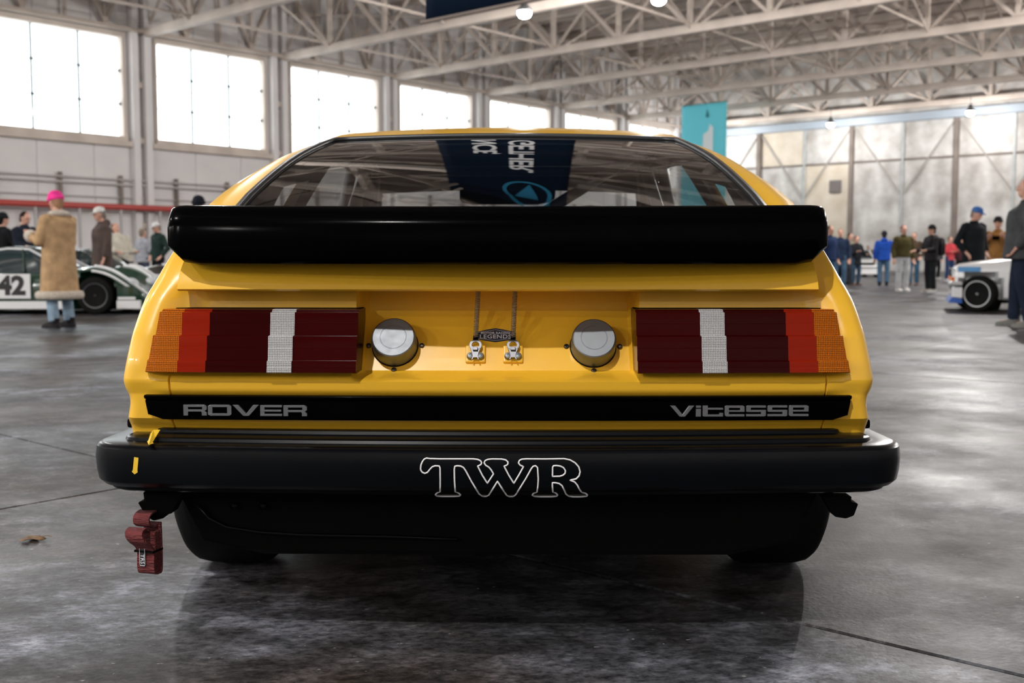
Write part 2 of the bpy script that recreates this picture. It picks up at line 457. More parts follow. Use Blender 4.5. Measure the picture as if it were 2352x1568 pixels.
# ---- far wall: tall sliding doors of sheeted panels between posts
wf = hallobj('wall_far', MB().box(-0.4, UF, 0, WID + 0.4, UF + 0.3, ZR + 0.3), M_FAR)
tag(wf, 'weathered pale end wall of sheeted door panels', 'wall', kind='structure')
M_BRACE = mat('brace_paint', (0.36, 0.335, 0.31), 0.7)
DV = 3.425
far_rows = [(0.1, 7.28), (7.42, 9.75)]
rng = random.Random(3)
for i in range(17):
    v0 = -0.2 + i * DV
    for r_, (z0, z1) in enumerate(far_rows):
        o = hallobj('door_panel', MB().box(0.06, -0.05, z0, DV - 0.06, 0, z1), M_FAR2 if rng.random() < 0.13 else M_FAR, parent=wf, bevel=0.008, segs=1)
        o.location = (v0, UF, 0)
    for zz in (7.35,): hallobj('rail', MB().box(0, -0.12, zz - 0.05, DV, 0, zz + 0.05), M_STEELD, parent=wf).location = (v0, UF, 0)
    big = i % 2 == 0
    hallobj('door_post', MB().box(-0.14 if big else -0.07, -0.30 if big else -0.16, 0, 0.14 if big else 0.07, 0, 10.0), M_STEELD if big else M_FRAME, parent=wf).location = (v0, UF, 0)
    if big:
        hallobj('door_brace', MB().beam((0.1, -0.1, 9.7), (DV, -0.1, 5.0), 0.10), M_BRACE, parent=wf).location = (v0, UF, 0)
        hallobj('door_brace', MB().beam((2 * DV - 0.1, -0.1, 9.7), (DV, -0.1, 5.0), 0.10), M_BRACE, parent=wf).location = (v0, UF, 0)
M_RAIL = mat('door_rail_paint', (0.34, 0.39, 0.45), 0.45)
hallobj('top_rail', MB().box(-0.2, -0.55, 9.75, WID, 0, 10.25), M_RAIL, parent=wf).location = (0, UF, 0)
p = at(1920, 428, 60)
vent = hallobj('wall_vent', MB().box(-0.42, -0.12, -0.42, 0.42, 0, 0.42), mat('vent_grey', (0.16, 0.145, 0.15), 0.6), UF, 0, 0, bevel=0.03)
_d = ray(1920, 428); _t = (UF - 0.0) / _d.dot(UD); _q = CAM + _d * _t
vent.location = _q - UD * 0.06; tag(vent, 'dark grey square vent box on the pale end wall', 'vent')
sl = MB()
for i in range(5): MB().box(-0.36, -0.15, -0.34 + i * 0.15, 0.36, -0.12, -0.28 + i * 0.15).build('louvre', M_STEELD, vent)

# ---- back wall and right wall (behind the camera)
wb = hallobj('wall_back', MB().box(-0.4, UB - 0.3, 0, WID + 0.4, UB, ZR + 0.3), mat('back_sheeting', (0.42, 0.40, 0.38), 0.7, var=0.1, vscale=0.4))
tag(wb, 'sheeted end wall behind the cars', 'wall', kind='structure')
wr = hallobj('wall_right', MB().box(WID, UB, 0, WID + 0.35, UF, 5.95), M_WALL); tag(wr, 'pale sheeted long wall behind the photographer', 'wall', kind='structure')
hallobj('wall_block', MB().box(WID, UB, 5.95, WID + 0.35, UF, ZR + 0.3), mat('dark_sheeting', (0.42, 0.40, 0.38), 0.7, var=0.1, vscale=0.4), parent=wr)

# ---- services on the window wall
M_RED = mat('red_pipe_paint', (0.42, 0.055, 0.045), 0.45)
M_PIPE = mat('pipe_grey', (0.40, 0.38, 0.38), 0.5)
def along_wall(px0, py, z=None):
    d = ray(px0, py); t = -(VC - 0.25) / d.dot(VD); return CAM + d * t
zr_ = along_wall(200, 474).z
rp = thing('fire_main_pipe', 'long red fire main pipe on posts along the window wall', 'pipe', hall(UB + 20, 0.75), -PHI)
Lr = UF - UB - 26
MB().tube([(0, 0, zr_), (0, Lr, zr_)], 0.13, 10).build('pipe', M_RED, rp, smooth=True)
for i in range(int(Lr / 1.85)):
    MB().beam((0.0, 0.5 + i * 1.85, 0), (0.0, 0.5 + i * 1.85, zr_ - 0.1), 0.09).build('support_post', M_PIPE, rp)
for i in range(0, int(Lr / 1.85), 3):
    MB().lathe([(0.0, -0.3), (0.12, -0.3), (0.16, -0.12), (0.14, 0.0)], 10, c=(0.0, 1.3 + i * 1.85, zr_)).build('valve', M_RED, rp, smooth=True)
zt_ = along_wall(100, 414).z
ct = thing('cable_tray', 'grey twin-rail cable tray high on the window wall', 'cable tray', hall(UB + 20, 0.10), -PHI)
for dz in (0, 0.22): MB().beam((0.12, 0, zt_ + dz), (0.12, Lr, zt_ + dz), 0.09, 0.06).build('rail', M_PIPE, ct)
MB().beam((0.05, 0, zt_ - 0.55), (0.05, Lr, zt_ - 0.55), 0.05, 0.05).build('conduit', M_PIPE, ct)
for i in range(int(Lr / 2.7)):
    MB().box(0.0, i * 2.7, zt_ - 0.85, 0.16, i * 2.7 + 0.12, zt_ + 0.4).build('bracket', M_STEELD, ct)

# ---- hanging lamps
M_LAMPB = mat('lamp_body', (0.22, 0.23, 0.24), 0.4, metal=0.6)
M_LENS = mat('lamp_lens', (0.9, 0.9, 0.9), 0.4, emit=(0.93, 0.97, 1.0), estr=60.0)
def make_lamp(rod):
    l = hall_thing('high_bay_lamp', 'round grey high bay lamp', 'lamp', 0, 0, 0, kind=None, group='high bay lamps')
    MB().lathe([(0.05, 0.42), (0.11, 0.40), (0.13, 0.22), (0.23, 0.12), (0.27, 0.0), (0.25, 0.0)], 16).build('housing', M_LAMPB, l, smooth=True)
    MB().lathe([(0.25, -0.005), (0.24, -0.10), (0.18, -0.19), (0.07, -0.23)], 16).build('lens', M_LENS, l, smooth=True)
    MB().tube([(0, 0, 0.4), (0, 0, rod)], 0.02, 6).build('suspension_rod', M_LAMPB, l)
    ld = bpy.data.lights.new('lamp_light', 'POINT'); ld.shadow_soft_size = 0.10; ld.energy = LAMP_W; ld.color = (1.0, 0.97, 0.94)
    lo = bpy.data.objects.new('lamp_light', ld); COL.objects.link(lo); lo.parent = l; lo.location = (0, 0, -0.35)
    return l
LOW = 9.6                                  # the height of the lamps seen in the photograph
lamp_rows = [('hung before the pale end wall', 'end_wall', UF - 3.6, (5.0, 13.5, 22.2, 30.8, 39.4, 48.0), .22),
             ('hung beyond the navy banner', 'past_banner', 29.6, (18.5, 23.2), .3),
             ('in a row past the navy banner edge', 'past_banner', 29.4, (34.0, 45.0), .9),
             ('hung two bays before the end wall', 'far_hall', 44.2, (38.0, 46.0), 1.0),
             ('hung close behind the yellow car', 'behind_car', -5.2, (44.2,), .97),
             ('hung in the row level with the yellow tail', 'beside_car', -5.2, (9.8, 18.4, 27.0, 35.6), .36),
             ('hung just ahead of the yellow car', 'ahead_of_car', 9.5, (10.4, 19.0, 27.6), .14),
             ('in the rear row of the hall', 'rear_hall', -23.5, (10.4, 19.0, 27.6, 36.2, 44.8), .75)]
def in_frame(p, m=12):
    """is a point inside the 2352 x 1568 picture"""
    q = _cr.transposed() @ (p - CAM)
    if q.z > -0.1: return False
    x = 1176 - FPX * q.x / q.z; y = 784 + FPX * q.y / q.z
    return -m < x < 2352 + m and -m < y < 1568 + m
lamp_low = make_lamp(ZC - LOW - 0.15); used_ = set(); count_ = {}
for row, key, u, vs_, pw_ in lamp_rows:
    row_light = None
    for v in vs_:
        l = copy_tree(lamp_low) if used_ else lamp_low
        used_.add(1)
        lo = [c for c in l.children if c.type == 'LIGHT'][0]; le = [c for c in l.children if c.name.startswith('lens')][0]
        if row_light is None: row_light = lo.data.copy(); row_light.energy = LAMP_W * pw_
        lo.data = row_light
        l.location = hall(u if v != 23.2 else u + 1.4, v, LOW)
        l['label'] = 'round grey high bay lamp glowing white, ' + row; l['group'] = 'high bay lamps ' + row
        if not in_frame(l.location):
            count_[key] = count_.get(key, 0) + 1
            lo.name = 'lamp_light_%s_%d_offscreen' % (key, count_[key]); le.name = 'lens_%s_%d_offscreen' % (key, count_[key])

# ---- banners hung from the trusses
def banner(name, label, u, v, width, z0, z1, m):
    b = thing(name, label, 'banner', hall(u, v, z0), -PHI)
    nx, nz = 12, 24; mb = MB(); vs = []; fs = []
    for j in range(nz + 1):
        for i in range(nx + 1):
            a = i / nx; c = j / nz
            vs.append((a * width, 0.035 * math.sin(a * 5 + c * 2) * (1 - c * 0.6), c * (z1 - z0)))
    for j in range(nz):
        for i in range(nx): k = j * (nx + 1) + i; fs.append((k, k + 1, k + nx + 2, k + nx + 1))
    mb.add(vs, fs); o = mb.build('fabric', m, b, smooth=True)
    sm = o.modifiers.new('thick', 'SOLIDIFY'); sm.thickness = 0.006; sm.offset = 0
    MB().tube([(-0.08, 0, 0.0), (width + 0.08, 0, 0.0)], 0.025, 8).build('bottom_bar', M_STEELD, b)
    MB().tube([(-0.08, 0, z1 - z0), (width + 0.08, 0, z1 - z0)], 0.03, 8).build('top_bar', M_STEELD, b)
    for x in (0.1, width - 0.1): MB().tube([(x, 0, z1 - z0), (x, 0, (ZC if z1 < ZC else ZT + .2) - z0)], 0.008, 5).build('cord', M_STEELD, b)
    return b
M_NAVY = mat('navy_fabric', (0.004, 0.010, 0.024), 0.9, spec=0.05)
M_WHITE = mat('white_print', (0.75, 0.76, 0.78), 0.7)
M_TEALP = mat('teal_print', (0.01, 0.22, 0.40), 0.7)
_p = ground(978, 50, 3.86)
_h = _p - CAM
nb = banner('hanging_banner', 'tall navy fabric banner with white lettering hung over the cars', _h.dot(UD), VC + _h.dot(VD), 2.5, 3.86, 12.0, M_NAVY)
def print_on(b, me, m, x, z, rot=0.0, name='printed_letters'):
    me.transform(Matrix.Translation((x, -0.045, z)) @ Matrix.Rotation(rot, 4, 'Y') @ Matrix.Rotation(math.pi / 2, 4, 'X'))
    return link(name, me, m, b)
print_on(nb, text_mesh('NCE,', 0.62, 0.002, 0.012, 1.7, 'RIGHT', 0.92, 0.2), M_WHITE, 0.99, 3.45, -math.pi / 2)
print_on(nb, text_mesh('GETHER.', 0.62, 0.002, 0.012, 1.7, 'RIGHT', 0.92, 0.2), M_WHITE, 1.66, 5.05, -math.pi / 2)
ring = MB()
ring.loft([[(1.75 + r * math.cos(2 * math.pi * k / 40), -0.046 - t, 6.75 + 1.6 * r * math.sin(2 * math.pi * k / 40)) for k in range(40)] for r, t in ((0.50, 0), (0.50, 0.004), (0.42, 0.004), (0.42, 0))], loop=True)
ring.build('printed_ring', M_TEALP, nb)
MB().prism([(1.50, 7.2), (1.98, 7.05), (1.80, 6.15)], -0.050, -0.045).build('printed_triangle', M_TEALP, nb)
M_TEAL = mat('teal_fabric', (0.15, 0.66, 0.78), 0.75)
_d = ray(1566, 243); _t = (10.5 - CAM.z) / _d.z; _h = _d * _t
tb = banner('hanging_banner', 'long bright teal banner with pale figure print near the far end', _h.dot(UD), VC + _h.dot(VD), 3.2, 3.9, 10.5, M_TEAL)
M_PALE = mat('pale_print', (0.72, 0.80, 0.82), 0.7); M_TEALD = mat('dark_teal_print', (0.02, 0.16, 0.20), 0.7)
MB().prism([(1.55, 3.5), (2.3, 3.6), (2.3, 5.1), (2.05, 5.3), (1.95, 4.9), (1.6, 4.7)], -0.05, -0.045).build('printed_figure', M_PALE, tb)
MB().prism([(1.15, 3.5), (1.45, 3.5), (1.45, 4.0), (1.2, 3.95)], -0.05, -0.045).build('printed_figure', M_PALE, tb)
MB().prism([(1.75, 5.75), (2.0, 5.7), (1.95, 5.95), (1.85, 6.25), (1.8, 5.95)], -0.05, -0.045).build('printed_mark', M_TEALD, tb)
# ================================================================== THE YELLOW HATCHBACK
M_YEL = mat('yellow_paint', (0.79, 0.445, 0.028), 0.30, coat=0.45, spec=0.4)
M_BLK = mat('satin_black', (0.0008, 0.0008, 0.001), 0.14, spec=0.02)
M_BUMP = mat('bumper_black', (0.0014, 0.0022, 0.0034), 0.26, spec=0.18)
M_RUB = mat('tyre_rubber', (0.006, 0.006, 0.006), 0.75, spec=0.12)
M_DARK = mat('underside_black', (0.003, 0.003, 0.003), 0.85, spec=0.05)
M_SEAL = mat('window_rubber', (0.018, 0.020, 0.023), 0.35)
M_ALU = mat('brushed_aluminium', (0.20, 0.213, 0.226), 0.5, metal=1.0, rvar=0.08, vscale=60)
M_STL = mat('zinc_steel', (0.20, 0.20, 0.21), 0.42, metal=1.0)
M_SPR = mat('spring_steel', (0.36, 0.33, 0.30), 0.35, metal=1.0)
M_SCR = mat('dark_screw', (0.075, 0.06, 0.05), 0.38, metal=0.8)
M_CHR = mat('chrome_letter', (0.24, 0.25, 0.265), 0.35, metal=0.9)
M_INT = mat('cabin_black', (0.012, 0.012, 0.013), 0.7)
M_CAGE = mat('cage_grey', (0.06, 0.06, 0.062), 0.5)
M_YST = mat('yellow_sticker', (0.78, 0.50, 0.03), 0.5)
M_WST = mat('white_sticker', (0.80, 0.80, 0.82), 0.5)
M_GLASS = glass_mat('car_glass', (0.82, 0.84, 0.84), 1.0, 0.14)

car = thing('hatchback_car', 'yellow fastback race car with black rear spoiler and black bumper, seen from behind', 'car')

T_BASE = [(0.10, 0.10), (0.40, 0.07), (0.49, 0.052), (0.505, 0.036), (0.515, 0.030), (0.566, 0.030), (0.572, 0.024), (0.580, 0.019), (0.600, 0.016),
          (0.606, 0.019), (0.611, 0.026), (0.616, 0.034), (0.727, 0.100), (0.740, 0.107), (0.79, 0.118), (0.82, 0.120), (0.95, 0.13)]
T_RIM = [(0.10, 0.10), (0.49, 0.052), (0.515, 0.030), (0.57, 0.028), (0.60, 0.018), (0.64, 0.022), (0.70, 0.040), (0.78, 0.078), (0.84, 0.115), (0.90, 0.160), (0.95, 0.20)]
T_W = [(0.15, 0.79), (0.40, 0.815), (0.5, 0.826), (0.545, 0.819), (0.562, 0.820), (0.580, 0.827), (0.60, 0.829), (0.64, 0.823), (0.705, 0.813),
       (0.773, 0.797), (0.82, 0.777), (0.885, 0.746), (0.92, 0.728)]
def tail_w(z): return sinterp(T_W, z)
def tail_y(x, z):
    ax = abs(x); b = interp(T_BASE, z)
    c = 0.066 * smooth((0.318 - ax) / 0.022) * smooth((z - 0.600) / 0.014)      # sunk number-plate bay
    b += c
    w = tail_w(z)
    t = smooth((ax - (w - 0.125)) / 0.085)
    y = lerp(b, interp(T_RIM, z), t)
    y += 0.020 * (ax / 0.76) ** 2
    if abs(ax - 0.718) < 0.001 and z < 0.612: y += 0.006                        # panel seam
    return y
def side_add(y, z): return (0.052 * smooth((y - 0.1) / 0.65) + 0.01 * smooth((y - 1.0) / 0.8)) * (1 + 0.5 * smooth((z - 0.72) / 0.18)) - 0.06 * smooth((y - 3.4) / 1.1)
YW, YFW, ZW, RW = 0.76, 3.575, 0.312, 0.312
XF = [0, .04, .08, .12, .16, .20, .24, .275, .292, .2965, .300, .304, .308, .3125, .318, .325, .36, .42, .48, .54, .60, .65, .68, .70, .709, .7155, .718, .7205, .726]
NOUT = 16
ZL = [.17, .20, .24, .28, .32, .36, .40, .44, .48, .492, .50, .507, .515, .53, .545, .556, .562, .566, .569, .572, .576, .580, .585, .592, .600, .604, .607, .611, .6125, .616, .622]
ZL += [.63 + .0125 * i for i in range(14)] + [.80, .81, .825, .84, .855, .87, .885, .90]
T_YF = [(.17, 4.30), (.3, 4.45), (.55, 4.47), (.66, 4.44), (.72, 4.25), (.78, 3.85), (.84, 3.30), (.90, 2.98)]
TS = [0, .004, .01] + [.02 + .98 * i / 96 for i in range(97)]
def half_outline(z):
    w = tail_w(z); pts = []
    for x in XF: pts.append((x, tail_y(x, z)))
    r = min(0.030, (w - 0.726) * 0.6)
    for i in range(1, 10):
        x = lerp(0.726, w - r, i / 9); pts.append((x, tail_y(x, z)))
    yr = pts[-1][1]
    for i in range(1, 8):
        a = math.pi / 2 * i / 7; pts.append((w - r + r * math.sin(a), yr + r * (1 - math.cos(a))))
    y0 = pts[-1][1]; yf = interp(T_YF, z)
    for t in TS[1:]:
        y = lerp(y0, yf, t); x = w + side_add(y, z) - side_add(y0, z)
        for yc in (YW, YFW):
            d = math.hypot(y - yc, z - ZW)
            if d < 0.362: x = min(x, 0.58)
        pts.append((x, y))
    xe = pts[-1][0]
    for i in range(1, 9):
        a = math.pi / 2 * i / 8; pts.append((xe * math.cos(a), yf + 0.12 * math.sin(a)))
    return pts
rows = [half_outline(z) for z in ZL]; NH = len(rows[0])
mb = MB(); vs = []
for z, rw in zip(ZL, rows):
    vs += [(x, y, z) for x, y in rw] + [(-x, y, z) for x, y in rw]
fs = []
for i in range(len(ZL) - 1):
    for s in (0, 1):
        for k in range(NH - 1):
            if ZL[i] >= 0.799 and k < XF.index(.709): continue
            if ZL[i] < 0.439 and rows[i][k][1] < 0.42: continue
            a = i * 2 * NH + s * NH + k; b = a + 1; c = b + 2 * NH; d = a + 2 * NH
            fs.append((a, b, c, d) if s == 0 else (d, c, b, a))
mb.add(vs, fs)
body = mb.build('body_shell', M_YEL, car, smooth=True, angle=28)

# ---- upper body, roof and glass: rings across the car
T_ZC = [(y_, 1.260 - sum((0.235 + 0.225 * min(1, (1.22 - q_) / 0.65)) * 0.01 for q_ in [y_ + 0.005 + 0.01 * i for i in range(int(round((1.22 - y_) / 0.01)))])) for y_ in (.15, .25, .35, .45, .57, .67, .77, .87, .97, 1.07, 1.15)] + [(1.22, 1.260), (1.30, 1.281), (1.40, 1.306), (1.65, 1.343), (1.95, 1.352), (2.2, 1.335), (2.33, 1.305), (2.95, .925)]
T_WG = [(.15, .700), (.57, .657), (.9, .606), (1.22, .546), (1.30, .54), (1.65, .52), (2.33, .53), (2.95, .64)]
T_WO = [(.15, .737), (.4, .770), (.57, .774), (.7, .756), (.9, .715), (1.1, .672), (1.22, .650), (1.4, .612), (1.65, .602), (2.33, .61), (2.95, .74)]
T_DZ = [(.15, .0), (.57, .008), (.9, .022), (1.22, .036), (1.65, .058), (2.33, .055), (2.95, .02)]
YR = [.15, .18, .205, .22, .26, .32, .40, .48, .57, .66, .75, .84, .93, .95, 1.02, 1.10, 1.15, 1.19, 1.205, 1.22, 1.242, 1.28, 1.34, 1.42, 1.52, 1.65, 1.80, 1.95, 2.10, 2.20, 2.28, 2.33, 2.36, 2.46, 2.545, 2.58, 2.70, 2.82, 2.90, 2.95]
NG, NPIL, NSD = 12, 6, 8
def ring_half(y):
    zc = sinterp(T_ZC, y) if y < 2.33 else interp(T_ZC, y)
    wg, wo, dz = interp(T_WG, y), interp(T_WO, y), interp(T_DZ, y)
    zo = zc - dz; ze = zc - dz * 0.35; out = []
    for i in range(NG + 1):
        t = i / NG; out.append((wg * t, zc - (zc - ze) * t * t))
    out.append((wg + 0.020, ze - 0.002))                         # rubber band
    xb = tail_w(.90) + side_add(y, .90) if y > .2 else tail_w(.90); zb = .90
    for i in range(1, NPIL + 1):                                 # pillar: flat, then rolls over
        t = i / NPIL; x = lerp(wg + 0.020, wo, t); z = ze - 0.002 - (ze - zo) * t ** 2 - 0.012 * smooth((t - 0.6) / 0.4)
        out.append((x, z))
    xo, zo2 = out[-1]
    if zo2 < zb: zb = zo2 - 0.004
    for i in range(1, NSD + 1):
        t = i / NSD; out.append((lerp(xo, max(xb, xo), t) + 0.012 * math.sin(math.pi * t), lerp(zo2, zb, t)))
    return out
rings = [ring_half(y) for y in YR]; NR = len(rings[0])
parts_ = {k: MB() for k in ('roof', 'rear_glass', 'seal', 'wseal1', 'wseal-1', 'windscreen', 'sun', 'win11', 'win1-1', 'win01', 'win0-1')}
for key in parts_:
    m_ = parts_[key]; idx = {}
    for i in range(len(YR) - 1):
        ya, yb = YR[i], YR[i + 1]; ym = (ya + yb) / 2
        for s in (1, -1):
            for k in range(NR - 1):
                if k < NG:
                    kind = 'rear_glass' if .22 < ym < 1.22 else 'seal' if 1.22 < ym < 1.242 else 'sun' if 2.345 < ym < 2.55 else 'windscreen' if ym > 2.345 else 'roof'
                elif k == NG: kind = 'seal' if .22 < ym < 1.242 else 'wseal%d' % s if ym > 2.345 else 'roof'
                elif k <= NG + NPIL: kind = 'roof'
                else:
                    q = k - NG - 1 - NPIL
                    kind = 'win%d%d' % (ym > 1.38, s) if (1 <= q <= NSD - 2 and 1.10 < ym < 2.60 and not 1.34 < ym < 1.52 and not (ym > 2.33 and q < 3) and not (ym < 1.34 and q < 2)) else 'roof'
                if kind != key: continue
                f = []
                for (ii, kk) in ((i, k), (i, k + 1), (i + 1, k + 1), (i + 1, k)):
                    h = (ii, kk, s)
                    if h not in idx:
                        x, z = rings[ii][kk]; idx[h] = len(m_.v); m_.v.append((x * s, YR[ii], z))
                    f.append(idx[h])
                m_.f.append(tuple(f if s == 1 else f[::-1]))
def weld(o, d=0.0006):
    bm = bmesh.new(); bm.from_mesh(o.data); bmesh.ops.remove_doubles(bm, verts=bm.verts, dist=d)
    bmesh.ops.recalc_face_normals(bm, faces=bm.faces)
    for f in bm.faces: f.smooth = True
    for e in bm.edges:
        if len(e.link_faces) == 2 and e.calc_face_angle(0) > R(30): e.smooth = False
    bm.to_mesh(o.data); bm.free(); return o
def zup(o):
    """flip so that the faces look up"""
    if sum(p.normal.z * p.area for p in o.data.polygons) < 0: o.data.flip_normals()
    return o
roof = zup(weld(parts_['roof'].build('roof_and_pillars', M_YEL, car)))
rg = zup(weld(parts_['rear_glass'].build('rear_window', M_GLASS, car))); rg['label'] = 'curved tinted rear window reflecting the roof'
sl = zup(weld(parts_['seal'].build('rear_window_seal', M_SEAL, car)))
sm = sl.modifiers.new('t', 'SOLIDIFY'); sm.thickness = 0.012; sm.offset = 0.6
zup(weld(parts_['sun'].build('sun_strip', M_INT, car)))
ws = zup(weld(parts_['windscreen'].build('windscreen', M_GLASS, car)))
for k_ in ('win11', 'win1-1', 'win01', 'win0-1'): weld(parts_[k_].build('side_window', M_GLASS, car))
for k_ in ('wseal1', 'wseal-1'): zup(weld(parts_[k_].build('windscreen_seal', M_SEAL, car)))
# cabin lining: the same rings a little inside
ln = MB(); lv = []; lf = []
for i, y in enumerate(YR):
    for s in (1, -1): lv += [(x * s * 0.968, y, z - 0.022) for x, z in rings[i]]
for i in range(len(YR) - 1):
    ym = (YR[i] + YR[i + 1]) / 2
    for s in (0, 1):
        for k in range(NR - 1):
            q = k - NG - 1 - NPIL
            if k <= NG and (.2 < ym < 1.22 or ym > 2.345): continue
            if 1 <= q <= NSD - 2 and 1.10 < ym < 2.60 and not 1.34 < ym < 1.52 and not (ym < 1.34 and q < 2): continue
            a = i * 2 * NR + s * NR + k; lf.append((a, a + 1, a + 1 + 2 * NR, a + 2 * NR))
ln.add(lv, lf); ln.build('headlining', M_INT, car, smooth=True)

# ---- tailgate lip under the spoiler, with the deck that carries the spoiler
def lip_pt(x, t):
    """t 0 at the bottom edge, 1 at the top under the spoiler"""
    z0 = at(1140, 664.5, 0.045).z; b = 0.016 * (x / 0.7) ** 2
    return (x, lerp(0.045, 0.088, t) + 0.012 * math.sin(math.pi * t) * -0.6 + b, lerp(z0, 0.868, t))
tl = MB(); NX = 40; prof = [(0.20, 1.02), (0.0, 1.0)] ; rr = []
for i in range(NX + 1):
    x = -0.7035 + 1.407 * i / NX; e = 1 - 0.012 * 0
    rg_ = [(x, 0.24, 0.884), (x, 0.17, 0.872), (x, 0.105, 0.866)]
    for t in (0.96, 0.9, 0.8, 0.6, 0.4, 0.2, 0.08, 0.03, 0.0):
        px_, py_, pz_ = lip_pt(x, t); rg_.append((px_ - math.copysign(0.006 * t * t, x) * (abs(x) > 0.69), py_, pz_))
    b = lip_pt(x, 0); rg_ += [(x, b[1] + 0.006, b[2] - 0.004), (x, b[1] + 0.03, b[2] - 0.002), (x, 0.10, b[2] + 0.012), (x, 0.21, b[2] + 0.02)]
    rr.append(rg_)
tl.loft(rr, caps=True); tl.build('tailgate', M_YEL, car, smooth=True, angle=32)
MB().tube([(-.69, .165, .812), (-.40, .205, .812), (.40, .205, .812), (.69, .165, .812)], .007, 8).build('tailgate_seal', M_SEAL, car, smooth=True)

# ---- spoiler
SP = [(-0.098, .858), (-0.106, .868), (-0.106, .935), (-0.098, .952), (-0.076, .972), (-0.066, .977), (-0.052, .9765), (-0.02, .958), (0.10, .918), (0.17, .895), (0.19, .880), (0.13, .868), (0.06, .862), (-0.03, .853), (-0.085, .853)]
sp = MB(); rr = []
def sp_ring(x, k, dy):
    cy, cz = 0.02, 0.905
    return [(x, cy + (y - cy) * k + dy, cz + (z - cz) * k) for y, z in SP]
XS = [-0.672, -0.6715, -0.668, -0.662, -0.652, -0.636, -0.60]
KS_ = [0.70, 0.82, 0.905, 0.95, 0.982, 0.996, 1.0]
seq = list(zip(XS, KS_)) + [(-0.5, 1), (-0.3, 1), (-0.15, 1), (0, 1), (0.15, 1), (0.3, 1), (0.5, 1)] + [(-x, k) for x, k in zip(XS[::-1], KS_[::-1])]
for x, k in seq:
    bow = 0.062 * (abs(x) / 0.67) ** 2
    rg_ = sp_ring(x * 1.068, k, bow + 0.07 * 0.97)
    rg_ = [(p[0], p[1], p[2] - 0.006 * (1 - (abs(x) / 0.67) ** 2) * smooth((p[2] - 0.93) / 0.04)) for p in rg_]
    rg_ = [(p[0], p[1], p[2] + 0.030 * smooth((abs(p[0]) - 0.665) / 0.05) * smooth((0.905 - p[2]) / 0.05) + 0.006 * smooth((p[2] - 0.93) / 0.04)) for p in rg_]
    rr.append(rg_)
sp.loft(rr, caps=True); o = sp.build('rear_spoiler', M_BLK, car, smooth=True, angle=40); o['label'] = 'wide glossy black rear spoiler'

# ---- bumper
BA, BR = 0.878, 0.105                         # half width, corner radius
def bump_rear(x): return -0.101 + 0.034 * (x / 0.70) ** 2
def bump_half(o):
    """plan outline (right half) of the bumper, moved outward by o; from the middle to the front end of the side"""
    pts = []; r = max(BR + o, 0.02); A = BA + o; xa = A - r
    for i in range(23): x = xa * i / 22; pts.append((x, bump_rear(x) - o))
    cy = pts[-1][1] + r
    for i in range(1, 15):
        a = math.pi / 2 * i / 14; pts.append((xa + r * math.sin(a), cy - r * math.cos(a)))
    y0 = pts[-1][1]
    for i in range(1, 8): pts.append((A - 0.012 * i / 7, lerp(y0, 0.44, i / 7)))
    return pts
BPROF = [(-.165, .40), (-.165, .486), (-.158, .4905), (-.128, .4920), (-.121, .4895), (-.118, .4830), (-.110, .4812), (-.070, .4812), (-.063, .4790), (-.060, .4730), (-.050, .4722), (-.016, .4725), (-.006, .4690), (-.001, .4640), (0, .458),
         (.002, .44), (0, .412), (-.004, .392), (-.016, .381), (-.028, .378), (-.032, .371), (-.045, .366), (-.12, .362)]
bm_ = MB(); halves = [bump_half(o_) for o_, z in BPROF]; nb_ = len(halves[0]); rr = []
for i in range(-(nb_ - 1), nb_):
    rr.append([(math.copysign(h[abs(i)][0], i) if i else 0.0, h[abs(i)][1], z) for h, (o_, z) in zip(halves, BPROF)])
bm_.loft(rr, closed_ring=True, caps=True); bump = bm_.build('rear_bumper', M_BUMP, car, smooth=True, angle=33)
bump['label'] = 'black ribbed wraparound rear bumper'
BYT = sorted(set([(x, y) for x, y in bump_half(0)[:34]] + [(-x, y) for x, y in bump_half(0)[:34]]))
def bump_y(x, z):
    o_ = interp([(.366, -.045), (.371, -.032), (.378, -.028), (.381, -.016), (.392, -.004), (.412, 0), (.44, .002), (.458, 0), (.464, -.001), (.469, -.006)], z)
    return interp(BYT, x) - o_

# ---- outline letters on the bumper
TWR = [(300,520),(304,485),(318,450),(338,424),(362,414),(392,419),(500,422),(650,422),(840,422),(890,427),(922,441),(934,462),(926,482),(893,497),(940,590),(993,676),(1057,578),(1032,535),(1008,508),(975,488),(960,462),(970,440),(1000,427),(1040,423),(1140,424),(1182,432),(1206,452),(1208,472),(1196,487),(1167,498),(1215,590),(1268,676),(1320,590),(1368,503),(1332,486),(1316,463),(1326,438),(1352,425),(1400,422),(1600,423),(1790,420),(1850,432),(1905,463),(1942,505),(1956,555),(1946,598),(1915,630),(1852,643),(1900,662),(1928,695),(1950,740),(1972,768),(2012,778),(2032,795),(2024,809),(1960,815),(1880,815),(1836,808),(1808,785),(1788,740),(1768,700),(1738,678),(1700,670),(1669,669),(1668,700),(1673,764),(1706,778),(1722,795),(1712,809),(1660,814),(1540,814),(1478,810),(1459,797),(1470,780),(1509,765),(1518,700),(1522,630),(1514,512),(1492,493),(1468,500),(1450,522),(1390,630),(1290,790),(1262,812),(1222,813),(1195,800),(1165,760),(1098,655),(1030,765),(1008,797),(978,812),(940,808),(905,783),(830,660),(768,545),(745,512),(715,497),(680,494),(656,499),(650,530),(652,640),(660,762),(696,777),(714,795),(702,808),(640,811),(520,811),(466,807),(454,792),(470,775),(503,762),(504,640),(502,515),(492,496),(450,494),(420,505),(396,530),(372,562),(343,573),(316,560),(302,538)]
TWRI = [(1671,508),(1680,494),(1710,491),(1750,497),(1785,514),(1804,545),(1800,572),(1778,592),(1745,602),(1669,604),(1670,560)]
